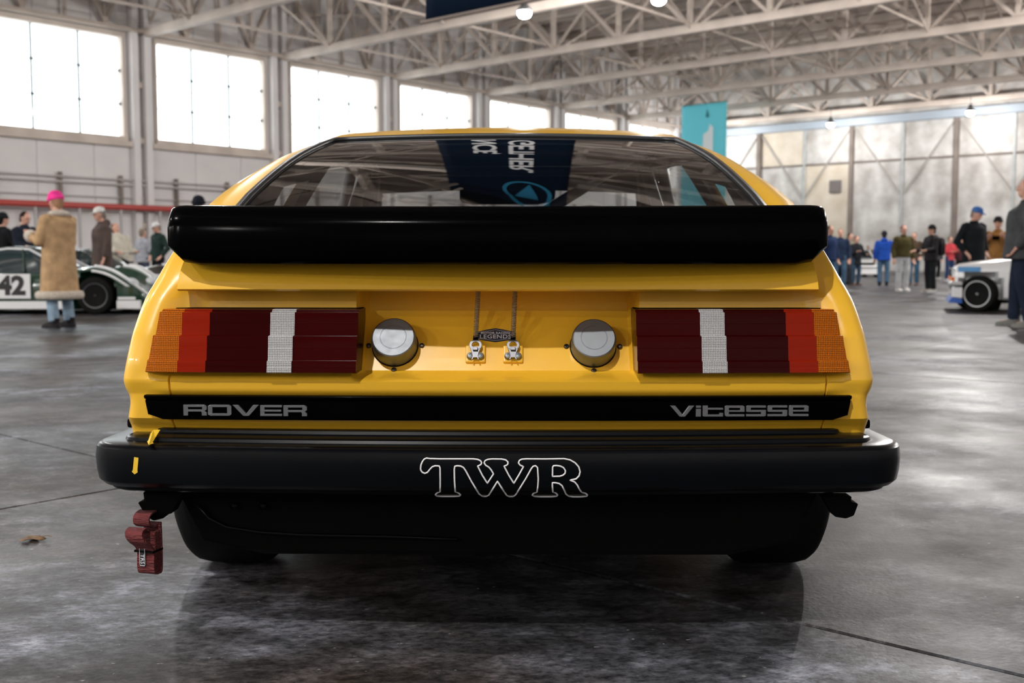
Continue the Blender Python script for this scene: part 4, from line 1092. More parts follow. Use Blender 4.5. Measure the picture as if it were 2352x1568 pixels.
# ---- low coupe race car: nose towards +x, local origin under the nose
M_GREEN = mat('racing_green', (0.006, 0.040, 0.022), 0.2, coat=0.8)
M_CGLASS = mat('dark_car_glass', (0.012, 0.03, 0.035), 0.06, spec=0.7, coat=0.6)
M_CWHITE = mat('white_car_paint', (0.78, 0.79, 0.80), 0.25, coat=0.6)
M_BLACKP = mat('black_car_paint', (0.010, 0.011, 0.012), 0.18, coat=0.8)
M_RIMS = mat('silver_rim', (0.62, 0.64, 0.66), 0.45, metal=0.15)
M_RIMD = mat('dark_rim', (0.10, 0.105, 0.11), 0.4, metal=0.6)
M_HEADL = mat('headlamp_glass', (0.55, 0.58, 0.60), 0.08, spec=0.8)
def coupe(name, label, m_body, m_low, loc, rz, number=True, group=None):
    c = thing(name, label, 'race car', loc, rz, group)
    F = [(0, .20), (.12, .34), (.30, .50), (.55, .67), (.80, .745), (1.05, .73), (1.35, .67), (1.8, .645), (2.4, .66), (2.9, .76), (3.25, .79), (3.6, .76), (4.0, .66), (4.1, .60)]
    C = [(0, .20), (.3, .40), (.8, .56), (1.35, .66), (1.8, .68), (2.6, .70), (3.2, .72), (4.0, .64), (4.1, .58)]
    Wd = [(0, .50), (.08, .66), (.25, .78), (.6, .85), (1.2, .84), (1.9, .82), (2.8, .87), (3.6, .86), (4.1, .80)]
    WX = (.80, 3.15); rw = .295
    rows = []; xs = sorted(set([0, .02, .05] + [i * .041 for i in range(2, 101)]))
    for x in xs:
        f, cz, w = sinterp(F, x), sinterp(C, x), sinterp(Wd, x); half = []
        zb = .10
        for (k, z) in ((.93, zb), (.99, zb + .06), (1.0, .24), (1.0, .34), (.995, .44), (.985, max(.30, f - .16)), (.96, f - .07), (.90, f - .02), (.80, f), (.68, f - .01 - (f - cz) * .15), (.5, lerp(f, cz, .7)), (.25, cz), (0, cz)):
            z = min(z, f); xx = w * k
            for wx in WX:
                if math.hypot(x - wx, z - rw) < rw + .045 and k > .9: xx = min(xx, .56)
            half.append((-x, xx, z))
        rows.append(half)
    m_ = MB(); n = len(rows[0])
    full = [[(p[0], -p[1], p[2]) for p in r] + [(p[0], p[1], p[2]) for p in r[-2::-1]] for r in rows]
    m_.loft(full, closed_ring=False); m_.f.append(tuple(range(len(full[0]) - 1, -1, -1))); m_.f.append(tuple((len(full) - 1) * len(full[0]) + i for i in range(len(full[0]))))
    m_.build('body_shell', m_body, c, smooth=True, angle=45)
    # canopy: glass house and roof
    T = [(1.28, .66, .60), (1.45, .77, .57), (1.65, .91, .53), (1.85, 1.02, .47), (2.0, 1.065, .43), (2.3, 1.07, .42), (2.6, 1.03, .42), (2.9, .93, .42), (3.3, .80, .42), (3.6, .72, .40)]
    gh = []; rf = []
    for x, z, w in T:
        wb = lerp(w, .62, .8)
        gh.append([(-x, -wb, .62), (-x, -lerp(w, wb, .5), lerp(.62, z, .55)), (-x, -w, z - .05), (-x, -w * .8, z - .01), (-x, 0, z), (-x, w * .8, z - .01), (-x, w, z - .05), (-x, lerp(w, wb, .5), lerp(.62, z, .55)), (-x, wb, .62)])
        rf.append([(-x, -w * 1.01, z - .055), (-x, -w * .8, z - .002), (-x, 0, z + .008), (-x, w * .8, z - .002), (-x, w * 1.01, z - .055)])
    g = strip_loft(gh); g.build('glasshouse', M_CGLASS, c, smooth=True, angle=40)
    strip_loft(rf[4:]).build('roof', m_body, c, smooth=True)
    for s in (-1, 1):
        MB().tube([(-1.30, s * .60, .67), (-1.66, s * .535, .88), (-1.95, s * .44, 1.02), (-2.3, s * .425, 1.03), (-2.75, s * .43, .96), (-3.3, s * .45, .76)], .020, 6).build('window_rail', M_RIMS if m_body is not M_BLACKP else M_BLACKP, c, smooth=True)
        MB().tube([(-2.05, s * .44, 1.02), (-1.98, s * .60, .66)], .018, 6).build('door_frame', m_body, c)
        # white tubes painted in as highlights along the front wing edges
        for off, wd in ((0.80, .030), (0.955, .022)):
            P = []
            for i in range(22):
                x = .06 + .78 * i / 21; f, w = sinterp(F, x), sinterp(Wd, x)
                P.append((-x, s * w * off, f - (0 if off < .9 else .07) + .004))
            MB().tube(P, wd, 6).build('wing_stripe_and_highlight', M_CWHITE, c, smooth=True)
        MB().box(-2.80, s * .865 - .012, .09, -1.16, s * .865 + .012, .21).build('sill_stripe', m_low, c, bevel=.004)
        MB().box(-.46, s * .835 - .012, .09, -.10, s * .78 + .012, .22).build('nose_stripe', m_low, c, bevel=.004)
        lamp_ = MB(); lamp_.ellipsoid((-.33, s * .56, .47), .13, .13, .10); lamp_.build('headlamp', M_HEADL, c, smooth=True)
        bg_wheel(c, -.80, s * .72, rw, .24, s, M_RIMD).rotation_euler = (0, 0, math.pi / 2)
        bg_wheel(c, -3.15, s * .72, rw, .30, s, M_RIMD).rotation_euler = (0, 0, math.pi / 2)
        for wch in [o for o in c.children if o.name.startswith('wheel')]:
            pass
    MB().box(-2.7, -.55, .07, -.3, .55, .20).build('floor_pan', M_DARK, c)
    if number:
        s = -1; me = MB().box(-2.36, s * .862, .25, -1.78, s * .842, .635); pl = me.build('number_panel', M_CWHITE, c, bevel=.02)
        tm = text_mesh('42', .40, .002, .018, 1.05, spacing=1.0); tm.transform(Matrix.Translation((-2.07, s * .865, .44)) @ Matrix.Rotation(math.pi / 2, 4, 'X'))
        link('printed_number', tm, mat('black_print', (0.01, 0.01, 0.012), 0.5), pl)
        MB().box(-.70 + .26, s * .848, .235, -.17, s * .83, .275).build('sponsor_strip', M_CWHITE, c)
    return c
gp = ground(332, 722)
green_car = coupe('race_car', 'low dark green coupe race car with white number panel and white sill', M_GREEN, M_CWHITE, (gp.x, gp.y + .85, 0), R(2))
bp_ = ground(384, 700)
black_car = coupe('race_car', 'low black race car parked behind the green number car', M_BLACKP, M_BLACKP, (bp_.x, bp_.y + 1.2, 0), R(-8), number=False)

# ---- saloon: nose towards -x, local origin under the nose
M_BLUE1 = mat('blue_stripe', (0.02, 0.10, 0.42), 0.4); M_BLUE2 = mat('light_blue_stripe', (0.10, 0.32, 0.62), 0.4)
M_ORNG = mat('orange_lens', (0.75, 0.16, 0.02), 0.25)
M_BRIGHT = mat('bright_trim', (0.55, 0.56, 0.57), 0.25, metal=0.9)
def saloon(name, label, m_body, loc, rz, L=4.35, W=.81, steer=0.0, stripes=True, group=None, wx0=.83):
    c = thing(name, label, 'car', loc, rz, group)
    Zt = [(0, .66), (.06, .74), (.25, .80), (.8, .865), (1.45, .91), (2.6, .93), (3.5, .93), (4.1, .88), (4.28, .80), (4.35, .70)]
    Wd = [(0, .70), (.05, .76), (.3, .79), (1, .80), (3, .81), (4.0, .79), (4.3, .74), (4.35, .70)]
    WX = (wx0, 3.42); rw = .295; rows = []
    xs = sorted(set([0, .015, .04] + [i * .0435 for i in range(2, 101)]))
    for x in xs:
        zt, w = sinterp(Zt, x), sinterp(Wd, x); half = []
        for k, z in ((.90, .20), (.97, .235), (1.0, .34), (1.005, .45), (1.0, .56), (.995, .66), (.975, zt - .075), (.93, zt - .03), (.84, zt - .008), (.5, zt + .006), (0, zt + .012)):
            xx = w * k; z = min(z, zt + .012)
            for wx in WX:
                if math.hypot(x - wx, z - rw) < rw + .065 and k > .88: xx = min(xx, .56)
            half.append((x, xx, z))
        rows.append(half)
    full = [[(p[0], -p[1], p[2]) for p in r] + [(p[0], p[1], p[2]) for p in r[-2::-1]] for r in rows]
    m_ = MB(); m_.loft(full, closed_ring=False); nf = len(full[0])
    m_.f.append(tuple(range(nf - 1, -1, -1))); m_.f.append(tuple((len(full) - 1) * nf + i for i in range(nf)))
    m_.build('body_shell', m_body, c, smooth=True, angle=40)
    T = [(1.42, .90, .68), (1.75, 1.12, .64), (2.02, 1.31, .60), (2.2, 1.36, .585), (2.7, 1.375, .58), (3.05, 1.34, .585), (3.3, 1.21, .60), (3.72, .93, .66)]
    gh = [[(x, -.74, .90), (x, -lerp(.74, w, .6), lerp(.90, z, .6)), (x, -w, z - .04), (x, -w * .8, z - .005), (x, 0, z), (x, w * .8, z - .005), (x, w, z - .04), (x, lerp(.74, w, .6), lerp(.90, z, .6)), (x, .74, .90)] for x, z, w in T]
    strip_loft(gh).build('glasshouse', M_CGLASS, c, smooth=True, angle=40)
    strip_loft([[(x, -w * 1.015, z - .06), (x, -w * .8, z + .004), (x, 0, z + .012), (x, w * .8, z + .004), (x, w * 1.015, z - .06)] for x, z, w in T[2:6]]).build('roof', m_body, c, smooth=True)
    for s in (-1, 1):
        for P in ([(1.42, s * .70, .90), (2.04, s * .60, 1.30)], [(2.55, s * .755, .90), (2.60, s * .60, 1.34)], [(3.75, s * .70, .92), (3.08, s * .60, 1.32)]):
            MB().tube(P, .035, 6).build('pillar', m_body, c)
        bg_wheel(c, wx0, s * .70, rw, .21, s, M_RIMS, .72, 0, 16); bg_wheel(c, 3.42, s * .70, rw, .21, s, M_RIMS, .72, 0, 16)
        for wch in c.children:
            if wch.name.startswith('wheel') and abs(wch.rotation_euler.z) < 1: wch.rotation_euler.z = math.pi / 2 + (steer if wch.location.x < 2 else 0)
        MB().box(-.012, s * .60 - .12, .60, .03, s * .60 + .12, .71).build('headlamp', M_HEADL, c, bevel=.01)
        MB().box(-.02, s * .70 - .05, .51, .10, s * .70 + .07, .57).build('indicator', M_ORNG, c, bevel=.006)
        for wx in WX: MB().lathe([(rw + .06, s * .50), (rw + .06, s * .605), (.02, s * .605)], 24, axis='y', c=(wx, 0, rw)).build('wheel_well', M_DARK, c)
        if stripes:
            MB().box(1.20, s * .811 - .004, .67, 3.2, s * .811 + .004, .70).build('side_stripe', M_BLUE1, c)
            MB().box(1.10, s * .809 - .004, .715, 3.2, s * .809 + .004, .745).build('side_stripe', M_BLUE2, c)
            MB().box(.08, s * .79 - .010, .66, .42, s * .79 + .004, .74).build('wing_stripe_and_highlight', M_BLUE2, c)
        MB().box(1.2, s * .815 - .006, .46, 3.0, s * .815 + .006, .49).build('rubbing_strip', M_RUB, c)
        MB().box(.0, s * .86 - .06, .90, .08, s * .86 + .06, .90).build('x', M_RUB, c) if False else None
    MB().box(-.06, -.78, .42, .16, .78, .50).build('front_bumper', M_BRIGHT, c, bevel=.02)
    MB().box(4.22, -.78, .42, 4.42, .78, .50).build('rear_bumper', M_BRIGHT, c, bevel=.02)
    MB().prism([(0.0, .24), (.16, .22), (.16, .40), (.02, .40)], -.76, .76, 'xz').build('front_valance', m_body, c, bevel=.01)
    MB().prism([(-.06, .15), (.16, .13), (.16, .21), (.0, .235)], -.77, .77, 'xz').build('front_spoiler', M_BLUE1 if stripes else m_body, c, bevel=.008)
    MB().box(-.015, -.45, .58, .01, .45, .70).build('grille', M_RUB, c)
    MB().box(.3, -.55, .14, 4.1, .55, .24).build('floor_pan', M_DARK, c)
    return c
wp = ground(2204, 716)
white_car = saloon('saloon_car', 'white saloon with blue side stripes and multi-spoke silver wheels', M_CWHITE, (wp.x + .20, wp.y + .90, 0), R(-20), steer=R(-24), wx0=.42)
fp = ground(1986, 636.5)
far_car = saloon('saloon_car', 'small white saloon parked far off beyond the blue jacket', M_CWHITE, (fp.x, fp.y, 0), R(84), stripes=False)

# ================================================================== PEOPLE
M_SKIN = mat('skin', (0.55, 0.30, 0.22), 0.55, var=0.08, vscale=20)
REMESH = []
def soft(name, mb, m, parent, voxel, smooth_it=4):
    o = mb.build(name, m, parent); REMESH.append((o, voxel, smooth_it)); return o
def cloth(c, rough=0.85):
    nm = 'cloth_%02x%02x%02x' % tuple(int(min(1, max(0, v)) * 255) for v in c)
    return mat(nm, c, rough, var=0.18, vscale=9, spec=0.12, bump=0.15, bscale=30)
def rings_torso(mb, rows, n=18):
    mb.loft([[(cx + rx * math.cos(2 * math.pi * k / n), cy + ry * math.sin(2 * math.pi * k / n), z) for k in range(n)] for cx, cy, z, rx, ry in rows], caps=True)
ARMS = {   # elbow and wrist relative to the shoulder / elbow (side = +x)
 'down': ((.07, .02, -.29), (.01, -.07, -.25)),
 'pocket': ((.13, .07, -.27), (-.08, -.14, -.19)),
 'phone': ((.07, -.06, -.28), (-.09, -.23, .08)),
 'camera': ((.10, -.10, -.25), (-.13, -.17, .17)),
 'forward': ((.05, -.10, -.27), (-.03, -.24, -.03)),
 'crossed': ((.09, -.05, -.27), (-.22, -.17, .03)),
}
def person(label, px, py, H, yaw, jacket, trousers, shoes, hair=None, hat=None, hatcol=None, arms=('down', 'down'), hem=.82, fat=1.0,
           stance=.11, stride=0.0, head=(0, 0), lean=0.0, fine=False, face=False, fur=None, hood=False, group=None, pos=None, nm='person', shoe_cut=0):
    p = pos or ground(px, py); k = H / 1.75
    P = thing(nm, label, 'person', (p.x, p.y, 0), R(yaw), group); P.scale = (k, k, k)
    hx, hz = R(head[0]), R(head[1])
    LN = Matrix.Rotation(R(lean), 3, 'X')
    def up(v):                                  # lean the upper body from the hips
        v = Vector(v) - Vector((0, 0, .95)); return LN @ v + Vector((0, 0, .95))
    HR = Matrix.Rotation(hz, 3, 'Z') @ Matrix.Rotation(hx, 3, 'X')
    def hd(v): return up(HR @ (Vector(v) - Vector((0, .01, 1.50))) + Vector((0, .01, 1.50)))
    def xf(mb, f, i0=0): mb.v[i0:] = [tuple(f(v)) for v in mb.v[i0:]]; return mb
    b = MB(); b.ellipsoid((0, -.002, 1.642), .076, .096, .112); b.ellipsoid((0, -.030, 1.575), .055, .066, .062)
    b.ellipsoid((0, -.103, 1.622), .013, .020, .027, 8, 6); b.ellipsoid((0, -.090, 1.660), .048, .016, .012, 8, 6)
    b.ellipsoid((0, -.090, 1.574), .024, .014, .010, 8, 6)
    for s in (-1, 1): b.ellipsoid((s * .077, .005, 1.632), .010, .020, .030, 8, 6)
    xf(b, hd)
    i0 = len(b.v); b.tube([(0, .015, 1.42), (0, .005, 1.56)], [.062, .054], 12)
    rings_torso(b, [(0, .0, .90, .15, .10), (0, 0, 1.0, .15, .10), (0, 0, 1.12, .135, .09), (0, 0, 1.28, .16, .105), (0, .005, 1.38, .17, .10), (0, .01, 1.44, .10, .07)])
    xf(b, up, i0)
    j = MB(); t = MB()
    if hem < .95: f_ = lambda z: z
    rows = [(0, .0, hem, .185 * fat + (.95 - hem) * .05, .145 * fat + (.95 - hem) * .06), (0, 0, max(hem + .05, .95), .182 * fat, .140 * fat), (0, 0, 1.10, .178 * fat, .136 * fat), (0, 0, 1.26, .195 * fat, .142 * fat),
            (0, .008, 1.36, .205 * fat, .135 * fat), (0, .012, 1.425, .17, .105), (0, .012, 1.47, .085, .078), (0, .012, 1.505, .080, .075)]
    rings_torso(j, rows)
    xf(j, lambda v: up(v) if v[2] > .95 else v)
    fing = .0095 if fine else .0115
    cuffs = []
    for s, a in ((-1, arms[0]), (1, arms[1])):
        e, w_ = ARMS[a]
        S = up((s * .185 * fat ** .5, .01, 1.395)); E = S + Vector((s * e[0], e[1], e[2])); Wr = E + Vector((s * w_[0], w_[1], w_[2]))
        b.tube([S, lerp(S, E, .5), E, lerp(E, Wr, .35), Wr], [.050, .044, .038, .040, .027], 10)
        d = (Wr - E).normalized(); side = Vector((s, 0, 0)) - d * d.x * s; side = side.normalized() if side.length > .1 else Vector((0, 0, 1)); nn = d.cross(side).normalized()
        # palm, four fingers and a thumb from its side
        for q in (-1, -.33, .33, 1):
            k0 = Wr + d * .01 + side * (q * .022); k1 = Wr + d * .085 + side * (q * .029)
            b.tube([k0, k1], [.017, .014], 7)
            ln_ = (.062, .074, .078, .066)[int(round((q + 1) * 1.5))]
            f1 = k1 + d * ln_ * .5 + nn * .010; f2 = f1 + d * ln_ * .38 + nn * .026
            b.tube([k1, f1, f2], [fing + .001, fing, fing - .001], 7)
        th0 = Wr + d * .025 - side * .022; th1 = th0 - side * .030 + d * .030 + nn * .010; b.tube([th0, th1, th1 + d * .032 + nn * .012], [.014, .0115, .010], 7)
        sl = [S + Vector((-s * .05, 0, .01)), S, lerp(S, E, .5), E, lerp(E, Wr, .5), lerp(E, Wr, .92)]
        j.tube(sl, [.080, .083, .072, .066, .062, .055], 12); j.ellipsoid(tuple(E), .066, .066, .066, 10, 7)
        cuffs.append((lerp(E, Wr, .86), d))
    if hood:
        h0 = len(j.v); j.ellipsoid((0, .085, 1.475), .115, .075, .075); xf(j, up, h0)
    feet = []
    for s in (-1, 1):
        hip = Vector((s * .085, .0, .92)); knee = Vector((s * (.085 + stance) / 2 + s * .02, -.02 + s * stride * .5, .50)); ank = Vector((s * stance, .02 + s * stride, .085))
        b.tube([hip, lerp(hip, knee, .5), knee, lerp(knee, ank, .35), ank], [.082, .074, .054, .052, .036], 10)
        b.ellipsoid((ank.x, ank.y - .05, .045), .038, .11, .035, 10, 6)
        t.tube([hip + Vector((0, 0, .04)), lerp(hip, knee, .5), knee, lerp(knee, ank, .5), ank + Vector((0, 0, .0))], [.112, .096, .078, .072, .072], 12)
        feet.append(ank)
    rings_torso(t, [(0, 0, .80, .155, .115), (0, 0, .92, .170 * fat, .125 * fat), (0, 0, 1.02, .160 * fat, .12 * fat)])
    vx = .0075 if fine else .0105
    soft('body', b, M_SKIN, P, vx, 2)
    soft('jacket', j, cloth(jacket), P, .017)
    soft('trousers', t, cloth(trousers), P, .017)
    for a in feet:
        sh = MB(); rr = []
        for y, w_, h_ in ((.085, .028, .05), (.07, .038, .075), (.02, .042, .10), (-.05, .045, .085), (-.12, .047, .062), (-.17, .042, .05), (-.195, .026, .038)):
            rr.append([(a.x - w_, a.y + y, .0), (a.x + w_, a.y + y, .0), (a.x + w_ * 1.02, a.y + y, h_ * .45), (a.x + w_ * .7, a.y + y, h_), (a.x - w_ * .7, a.y + y, h_), (a.x - w_ * 1.02, a.y + y, h_ * .45)])
        sh.loft(rr, caps=True); sh.tube([(a.x, a.y + .02, .05), (a.x, a.y + .02, .13)], [.052, .056], 10)
        sh.build('shoe', cloth(shoes, .6), P, smooth=True, angle=60)
    if hair:
        hm = MB(); hm.ellipsoid((0, .022, 1.665), .086, .096, .100); hm.ellipsoid((0, .055, 1.60), .070, .055, .075)
        xf(hm, hd); soft('hair', hm, cloth(hair), P, .012)
    if hat == 'beanie':
        hm = MB(); hm.lathe([(.098, 1.655), (.101, 1.69), (.090, 1.735), (.062, 1.772), (.02, 1.786)], 18, c=(0, .008, 0)); hm.lathe([(.096, 1.645), (.108, 1.65), (.110, 1.69), (.098, 1.695)], 18, c=(0, .008, 0))
        xf(hm, lambda v: hd((v[0] * .92, v[1] * 1.08, v[2]))); soft('knitted_hat', hm, cloth(hatcol), P, .012)
    elif hat == 'cap':
        hm = MB(); hm.lathe([(.098, 1.665), (.098, 1.70), (.080, 1.745), (.03, 1.768)], 18, c=(0, .006, 0)); hm.loft([[(x, y, z + dz) for x, y, z in ((-.075, -.07, 1.668), (-.055, -.145, 1.66), (0, -.170, 1.658), (.055, -.145, 1.66), (.075, -.07, 1.668))] for dz in (0, .012)], caps=True)
        xf(hm, lambda v: hd((v[0] * .92, v[1] * 1.06, v[2]))); soft('cap', hm, cloth(hatcol), P, .010, 1)
    if face:
        for s in (-1, 1):
            em = MB(); em.ellipsoid((s * .032, -.090, 1.640), .011, .008, .007, 8, 6); xf(em, hd); em.build('eye', mat('eye_dark', (0.03, 0.02, 0.018), 0.3), P, smooth=True)
        mm = MB(); mm.ellipsoid((0, -.1015, 1.574), .021, .006, .006, 8, 5); xf(mm, hd); mm.build('mouth', mat('lips', (0.36, 0.12, 0.10), 0.5), P, smooth=True)
    if fur:
        fm = mat('cream_fur', (0.62, 0.55, 0.47), 0.95, var=0.25, vscale=60, bump=1.0, bscale=70)
        z = hem; n = 26
        h_ = MB(); h_.loft([[((.200 * fat + (.95 - hem) * .05 + dx) * math.cos(2 * math.pi * q / n), (.158 * fat + (.95 - hem) * .06 + dx) * math.sin(2 * math.pi * q / n), hem + dz) for q in range(n)] for dx, dz in ((-.02, -.05), (.025, -.045), (.045, 0), (.03, .05), (-.01, .065), (-.06, .02))], loop=True)
        soft('fur_hem', h_, fm, P, .016)
        for c_, d_ in cuffs:
            cm = MB(); cm.tube([c_ - d_ * .06, c_, c_ + d_ * .07], [.075, .088, .075], 14); soft('fur_cuff', cm, fm, P, .014)
        cm = MB(); cm.ellipsoid((0, .03, 1.475), .150, .125, .055); xf(cm, up); soft('fur_collar', cm, fm, P, .014)
    return P
DKB = (0.012, 0.016, 0.026); BLK = (0.010, 0.010, 0.012); DEN = (0.055, 0.11, 0.18); LDEN = (0.26, 0.36, 0.46)
def zpos(px, Z):                                # a spot at camera distance Z on the floor
    d = ray(px, 700); t = Z / (d.y); q = CAM + d * t; return Vector((q.x, q.y, 0))
person('person in a long tan shearling coat and bright pink knitted hat', 140, 752, 1.70, -112, (0.46, 0.30, 0.165), LDEN, (0.015, 0.013, 0.015), hair=(0.35, 0.2, 0.12), hat='beanie', hatcol=(0.85, 0.05, 0.30),
       arms=('phone', 'phone'), hem=.42, fat=1.28, stance=.13, head=(12, -10), fine=True, fur=True)
person('dark-haired man in a navy coat leaning over the green race car', 76, 0, 1.78, 60, DKB, BLK, BLK, hair=(0.03, 0.02, 0.015), arms=('forward', 'down'), head=(25, 10), lean=-14, face=True, pos=zpos(72, 20.2))
person('person in black with dark hair at the back of the green race car', 14, 0, 1.74, 140, BLK, BLK, BLK, hair=(0.01, 0.01, 0.01), hat='beanie', hatcol=(0.012, 0.014, 0.016), arms=('camera', 'camera'), fat=1.05, pos=zpos(14, 20.6))
person('man in a brown coat and white flat cap with one hand down', 238, 0, 1.80, -55, (0.085, 0.062, 0.055), (0.05, 0.045, 0.045), BLK, hair=(0.2, 0.18, 0.16), hat='cap', hatcol=(0.60, 0.59, 0.57), arms=('down', 'down'), hem=.52, fat=1.2, head=(10, 0), face=True, hood=True, pos=zpos(238, 19.4))
person('person in a cream jacket bending forward', 292, 0, 1.72, 50, (0.50, 0.47, 0.40), (0.06, 0.06, 0.07), BLK, hair=(0.10, 0.06, 0.04), arms=('forward', 'forward'), lean=-28, fat=1.1, pos=zpos(288, 22.8))
person('person in a light grey coat beside the bending cream jacket', 335, 0, 1.66, 150, (0.34, 0.35, 0.39), (0.05, 0.06, 0.09), BLK, hair=(0.25, 0.2, 0.16), arms=('phone', 'down'), fat=1.05, pos=zpos(332, 28.0))
person('man in a dark green jacket and white cap', 366, 0, 1.75, -40, (0.018, 0.035, 0.030), BLK, BLK, hair=(0.2, 0.16, 0.12), hat='cap', hatcol=(0.60, 0.60, 0.60), arms=('pocket', 'pocket'), head=(14, 0), face=True, pos=zpos(366, 25.8))
person('person in a black knitted hat standing behind the yellow car', 462, 0, 1.80, 170, (0.03, 0.035, 0.05), BLK, BLK, hair=(0.02, 0.02, 0.02), hat='beanie', hatcol=(0.010, 0.012, 0.02), arms=('pocket', 'pocket'), pos=zpos(462, 16.3))
# right of the yellow car
person('person in a navy jacket with a pale chest band, nearest the yellow tail', 1912, 0, 1.76, 30, (0.015, 0.03, 0.085), DEN, BLK, hair=(0.06, 0.03, 0.02), arms=('down', 'down'), fat=1.1, face=True, pos=zpos(1903, 29))
person('person in a dark blue coat with a bare hand hanging down', 1930, 0, 1.76, -20, (0.016, 0.028, 0.06), DEN, BLK, hair=(0.10, 0.05, 0.03), arms=('down', 'down'), face=True, pos=zpos(1927, 32))
person('person in a beige jacket between the blue coat and the black coat', 1947, 0, 1.74, 40, (0.22, 0.19, 0.14), (0.05, 0.05, 0.06), BLK, hair=(0.05, 0.04, 0.03), arms=('pocket', 'pocket'), face=True, pos=zpos(1949, 36.5))
person('small person in a black coat holding something at the chest', 1965, 655, 1.63, 20, (0.014, 0.016, 0.02), (0.03, 0.055, 0.09), (0.08, 0.05, 0.04), hair=(0.08, 0.04, 0.03), arms=('phone', 'forward'), hem=.72, face=True)
person('person in a bright blue hooded jacket and black hat, back turned', 2028, 656, 1.76, 165, (0.012, 0.055, 0.30), DEN, BLK, hair=(0.02, 0.02, 0.02), hat='beanie', hatcol=(0.012, 0.014, 0.02), arms=('phone', 'down'), fat=1.15, hood=True)
person('man in an olive jumper, pale grey jeans and white shoes', 2072, 668, 1.78, 8, (0.060, 0.050, 0.018), (0.48, 0.50, 0.52), (0.62, 0.61, 0.60), hair=(0.14, 0.06, 0.04), arms=('down', 'down'), hem=.90, fat=1.12, face=True, fine=True)
person('person in a brown jacket and blue jeans behind the olive jumper', 2097, 655, 1.74, -30, (0.07, 0.045, 0.028), (0.035, 0.08, 0.13), (0.05, 0.03, 0.025), hair=(0.06, 0.04, 0.03), arms=('down', 'pocket'), face=True)
person('person in a black hooded jacket and black trousers, facing the olive jumper', 2136, 671, 1.74, -75, (0.012, 0.012, 0.013), (0.012, 0.013, 0.018), (0.50, 0.49, 0.47), hair=(0.01, 0.01, 0.01), hat='beanie', hatcol=(0.008, 0.008, 0.009), arms=('forward', 'forward'), fat=1.15, fine=True)
person('person in a red and navy jacket far beyond the black backpack', 2180, 645, 1.75, 15, (0.42, 0.05, 0.06), (0.02, 0.04, 0.10), (0.5, 0.5, 0.5), hair=(0.10, 0.05, 0.03), arms=('crossed', 'phone'), face=True)
person('person in a dark maroon top far behind the red jacket', 2205, 640, 1.72, -25, (0.06, 0.02, 0.025), BLK, (0.4, 0.4, 0.4), hair=(0.05, 0.03, 0.03), arms=('down', 'pocket'), face=True)
person('tall man in a black coat and blue cap behind the white saloon', 2232, 0, 1.87, 25, (0.010, 0.012, 0.015), BLK, BLK, hair=(0.2, 0.17, 0.15), hat='cap', hatcol=(0.05, 0.13, 0.36), arms=('pocket', 'pocket'), hem=.75, fat=1.2, head=(18, 10), face=True, fine=True, pos=zpos(2232, 20.8))
person('person in a tan jacket and black hat photographing over the white saloon', 2284, 0, 1.74, -30, (0.30, 0.145, 0.045), BLK, BLK, hair=(0.03, 0.02, 0.02), hat='beanie', hatcol=(0.012, 0.012, 0.014), arms=('camera', 'camera'), fat=1.12, face=True, fine=True, pos=zpos(2286, 22.7))
person('man in a dark grey hooded jacket and navy jeans beside the white saloon', 2341, 751, 1.88, -120, (0.055, 0.058, 0.062), (0.012, 0.018, 0.035), (0.16, 0.16, 0.15), hair=(0.06, 0.05, 0.04), arms=('pocket', 'pocket'), hem=.80, fat=1.42, stance=.15, stride=.10, lean=-3, hood=True, fine=True)
person('person in a grey top in the crowd near the far white saloon', 1993, 627.5, 1.70, 10, (0.16, 0.15, 0.15), BLK, BLK, hair=(0.08, 0.05, 0.04), arms=('down', 'down'), face=True)
person('person in a tan top in the crowd behind the blue hooded jacket', 2009, 628, 1.74, -15, (0.24, 0.17, 0.12), DEN, BLK, hair=(0.10, 0.06, 0.04), arms=('pocket', 'down'), face=True)
person('person in a charcoal coat in the crowd behind the backpack', 2150, 641, 1.72, 20, (0.05, 0.05, 0.06), BLK, (0.4, 0.4, 0.4), hair=(0.05, 0.04, 0.03), arms=('down', 'down'), face=True)
# things people carry
bpk = [o for o in COL.objects if o.get('label', '').startswith('person in a black hooded')][0]
bk = thing('backpack', 'black backpack worn by the person in black trousers', 'backpack', bpk.location, bpk.rotation_euler.z)
MB().loft([[(x * k, .255 + y * k2, z) for x, y in ((-.14, -.07), (.14, -.07), (.15, .05), (.10, .10), (-.10, .10), (-.15, .05))] for k, k2, z in ((.7, .8, .96), (1, 1, 1.02), (1, 1, 1.25), (.9, .9, 1.38), (.5, .5, 1.43))], caps=True).build('bag', cloth((0.012, 0.013, 0.014)), bk, smooth=True, angle=50)
for s in (-1, 1): MB().tube([(s * .11, .17, 1.40), (s * .12, .03, 1.49), (s * .13, -.13, 1.38), (s * .14, -.12, 1.18), (s * .13, .12, 1.02)], .018, 6).build('strap', cloth((0.012, 0.013, 0.014)), bk, smooth=True)
tj = [o for o in COL.objects if o.get('label', '').startswith('person in a tan jacket')][0]
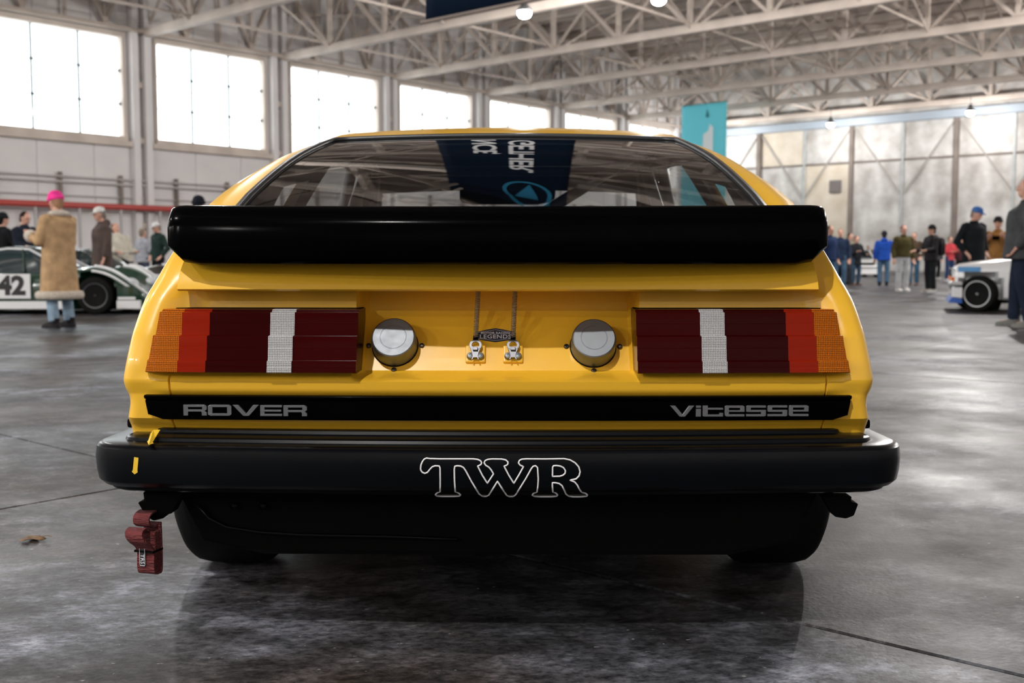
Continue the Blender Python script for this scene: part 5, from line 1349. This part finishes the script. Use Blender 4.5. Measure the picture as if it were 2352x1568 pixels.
cm = thing('camera', 'black camera held up by the person in the tan jacket', 'camera', tj.location, tj.rotation_euler.z)
MB().box(-.07, -.36, 1.26, .07, -.29, 1.35).build('camera_body', M_DARK, cm, bevel=.01)
MB().lathe([(.035, -.36), (.038, -.43), (.036, -.46), (.028, -.455)], 16, axis='y', c=(0, 0, 1.30)).build('camera_lens', M_BLK, cm, smooth=True, angle=40)

# ---- dry leaf on the floor
lp_ = ground(75, 1240)
lf_ = MB(); vs = []; n = 22
for i in range(n):
    a = 2 * math.pi * i / n; r_ = .024 * (1 + .35 * math.cos(3 * a + .5) + .12 * math.cos(7 * a)); vs.append((1.25 * r_ * math.cos(a), 1.3 * r_ * math.sin(a), .0015 + .013 * abs(math.sin(1.5 * a + .4)) ** 2 * (r_ / .03)))
vs2 = [(x * .5, y * .5, .006) for x, y, z in vs]
lf_.add(vs + vs2 + [(0, 0, .003)], [(i, (i + 1) % n, n + (i + 1) % n, n + i) for i in range(n)] + [(n + i, n + (i + 1) % n, 2 * n) for i in range(n)])
lf = lf_.build('dry_leaf', mat('leaf_brown', (0.17, 0.105, 0.055), 0.8, var=0.3, vscale=60), None, smooth=True); lf.location = (lp_.x, lp_.y, .002)
lf.modifiers.new('t', 'SOLIDIFY').thickness = .0012
tag(lf, 'curled brown dry leaf lying on the concrete floor', 'leaf')
st_ = MB().tube([(.03, 0, .010), (.045, .004, .012), (.058, .002, .009)], .0014, 5).build('stem', MATS['leaf_brown'], lf)
# ------------------------------------------------------------------ fuse the clothing and bodies into continuous skins
for o, vx, it in REMESH:
    r_ = o.modifiers.new('fuse', 'REMESH'); r_.mode = 'VOXEL'; r_.voxel_size = vx; r_.use_smooth_shade = True
    s_ = o.modifiers.new('relax', 'SMOOTH'); s_.iterations = it; s_.factor = 0.5
bpy.context.view_layer.update()
dg = bpy.context.evaluated_depsgraph_get()
for o, vx, it in REMESH:
    me = bpy.data.meshes.new_from_object(o.evaluated_get(dg))
    o.modifiers.clear(); old = o.data; o.data = me; bpy.data.meshes.remove(old)
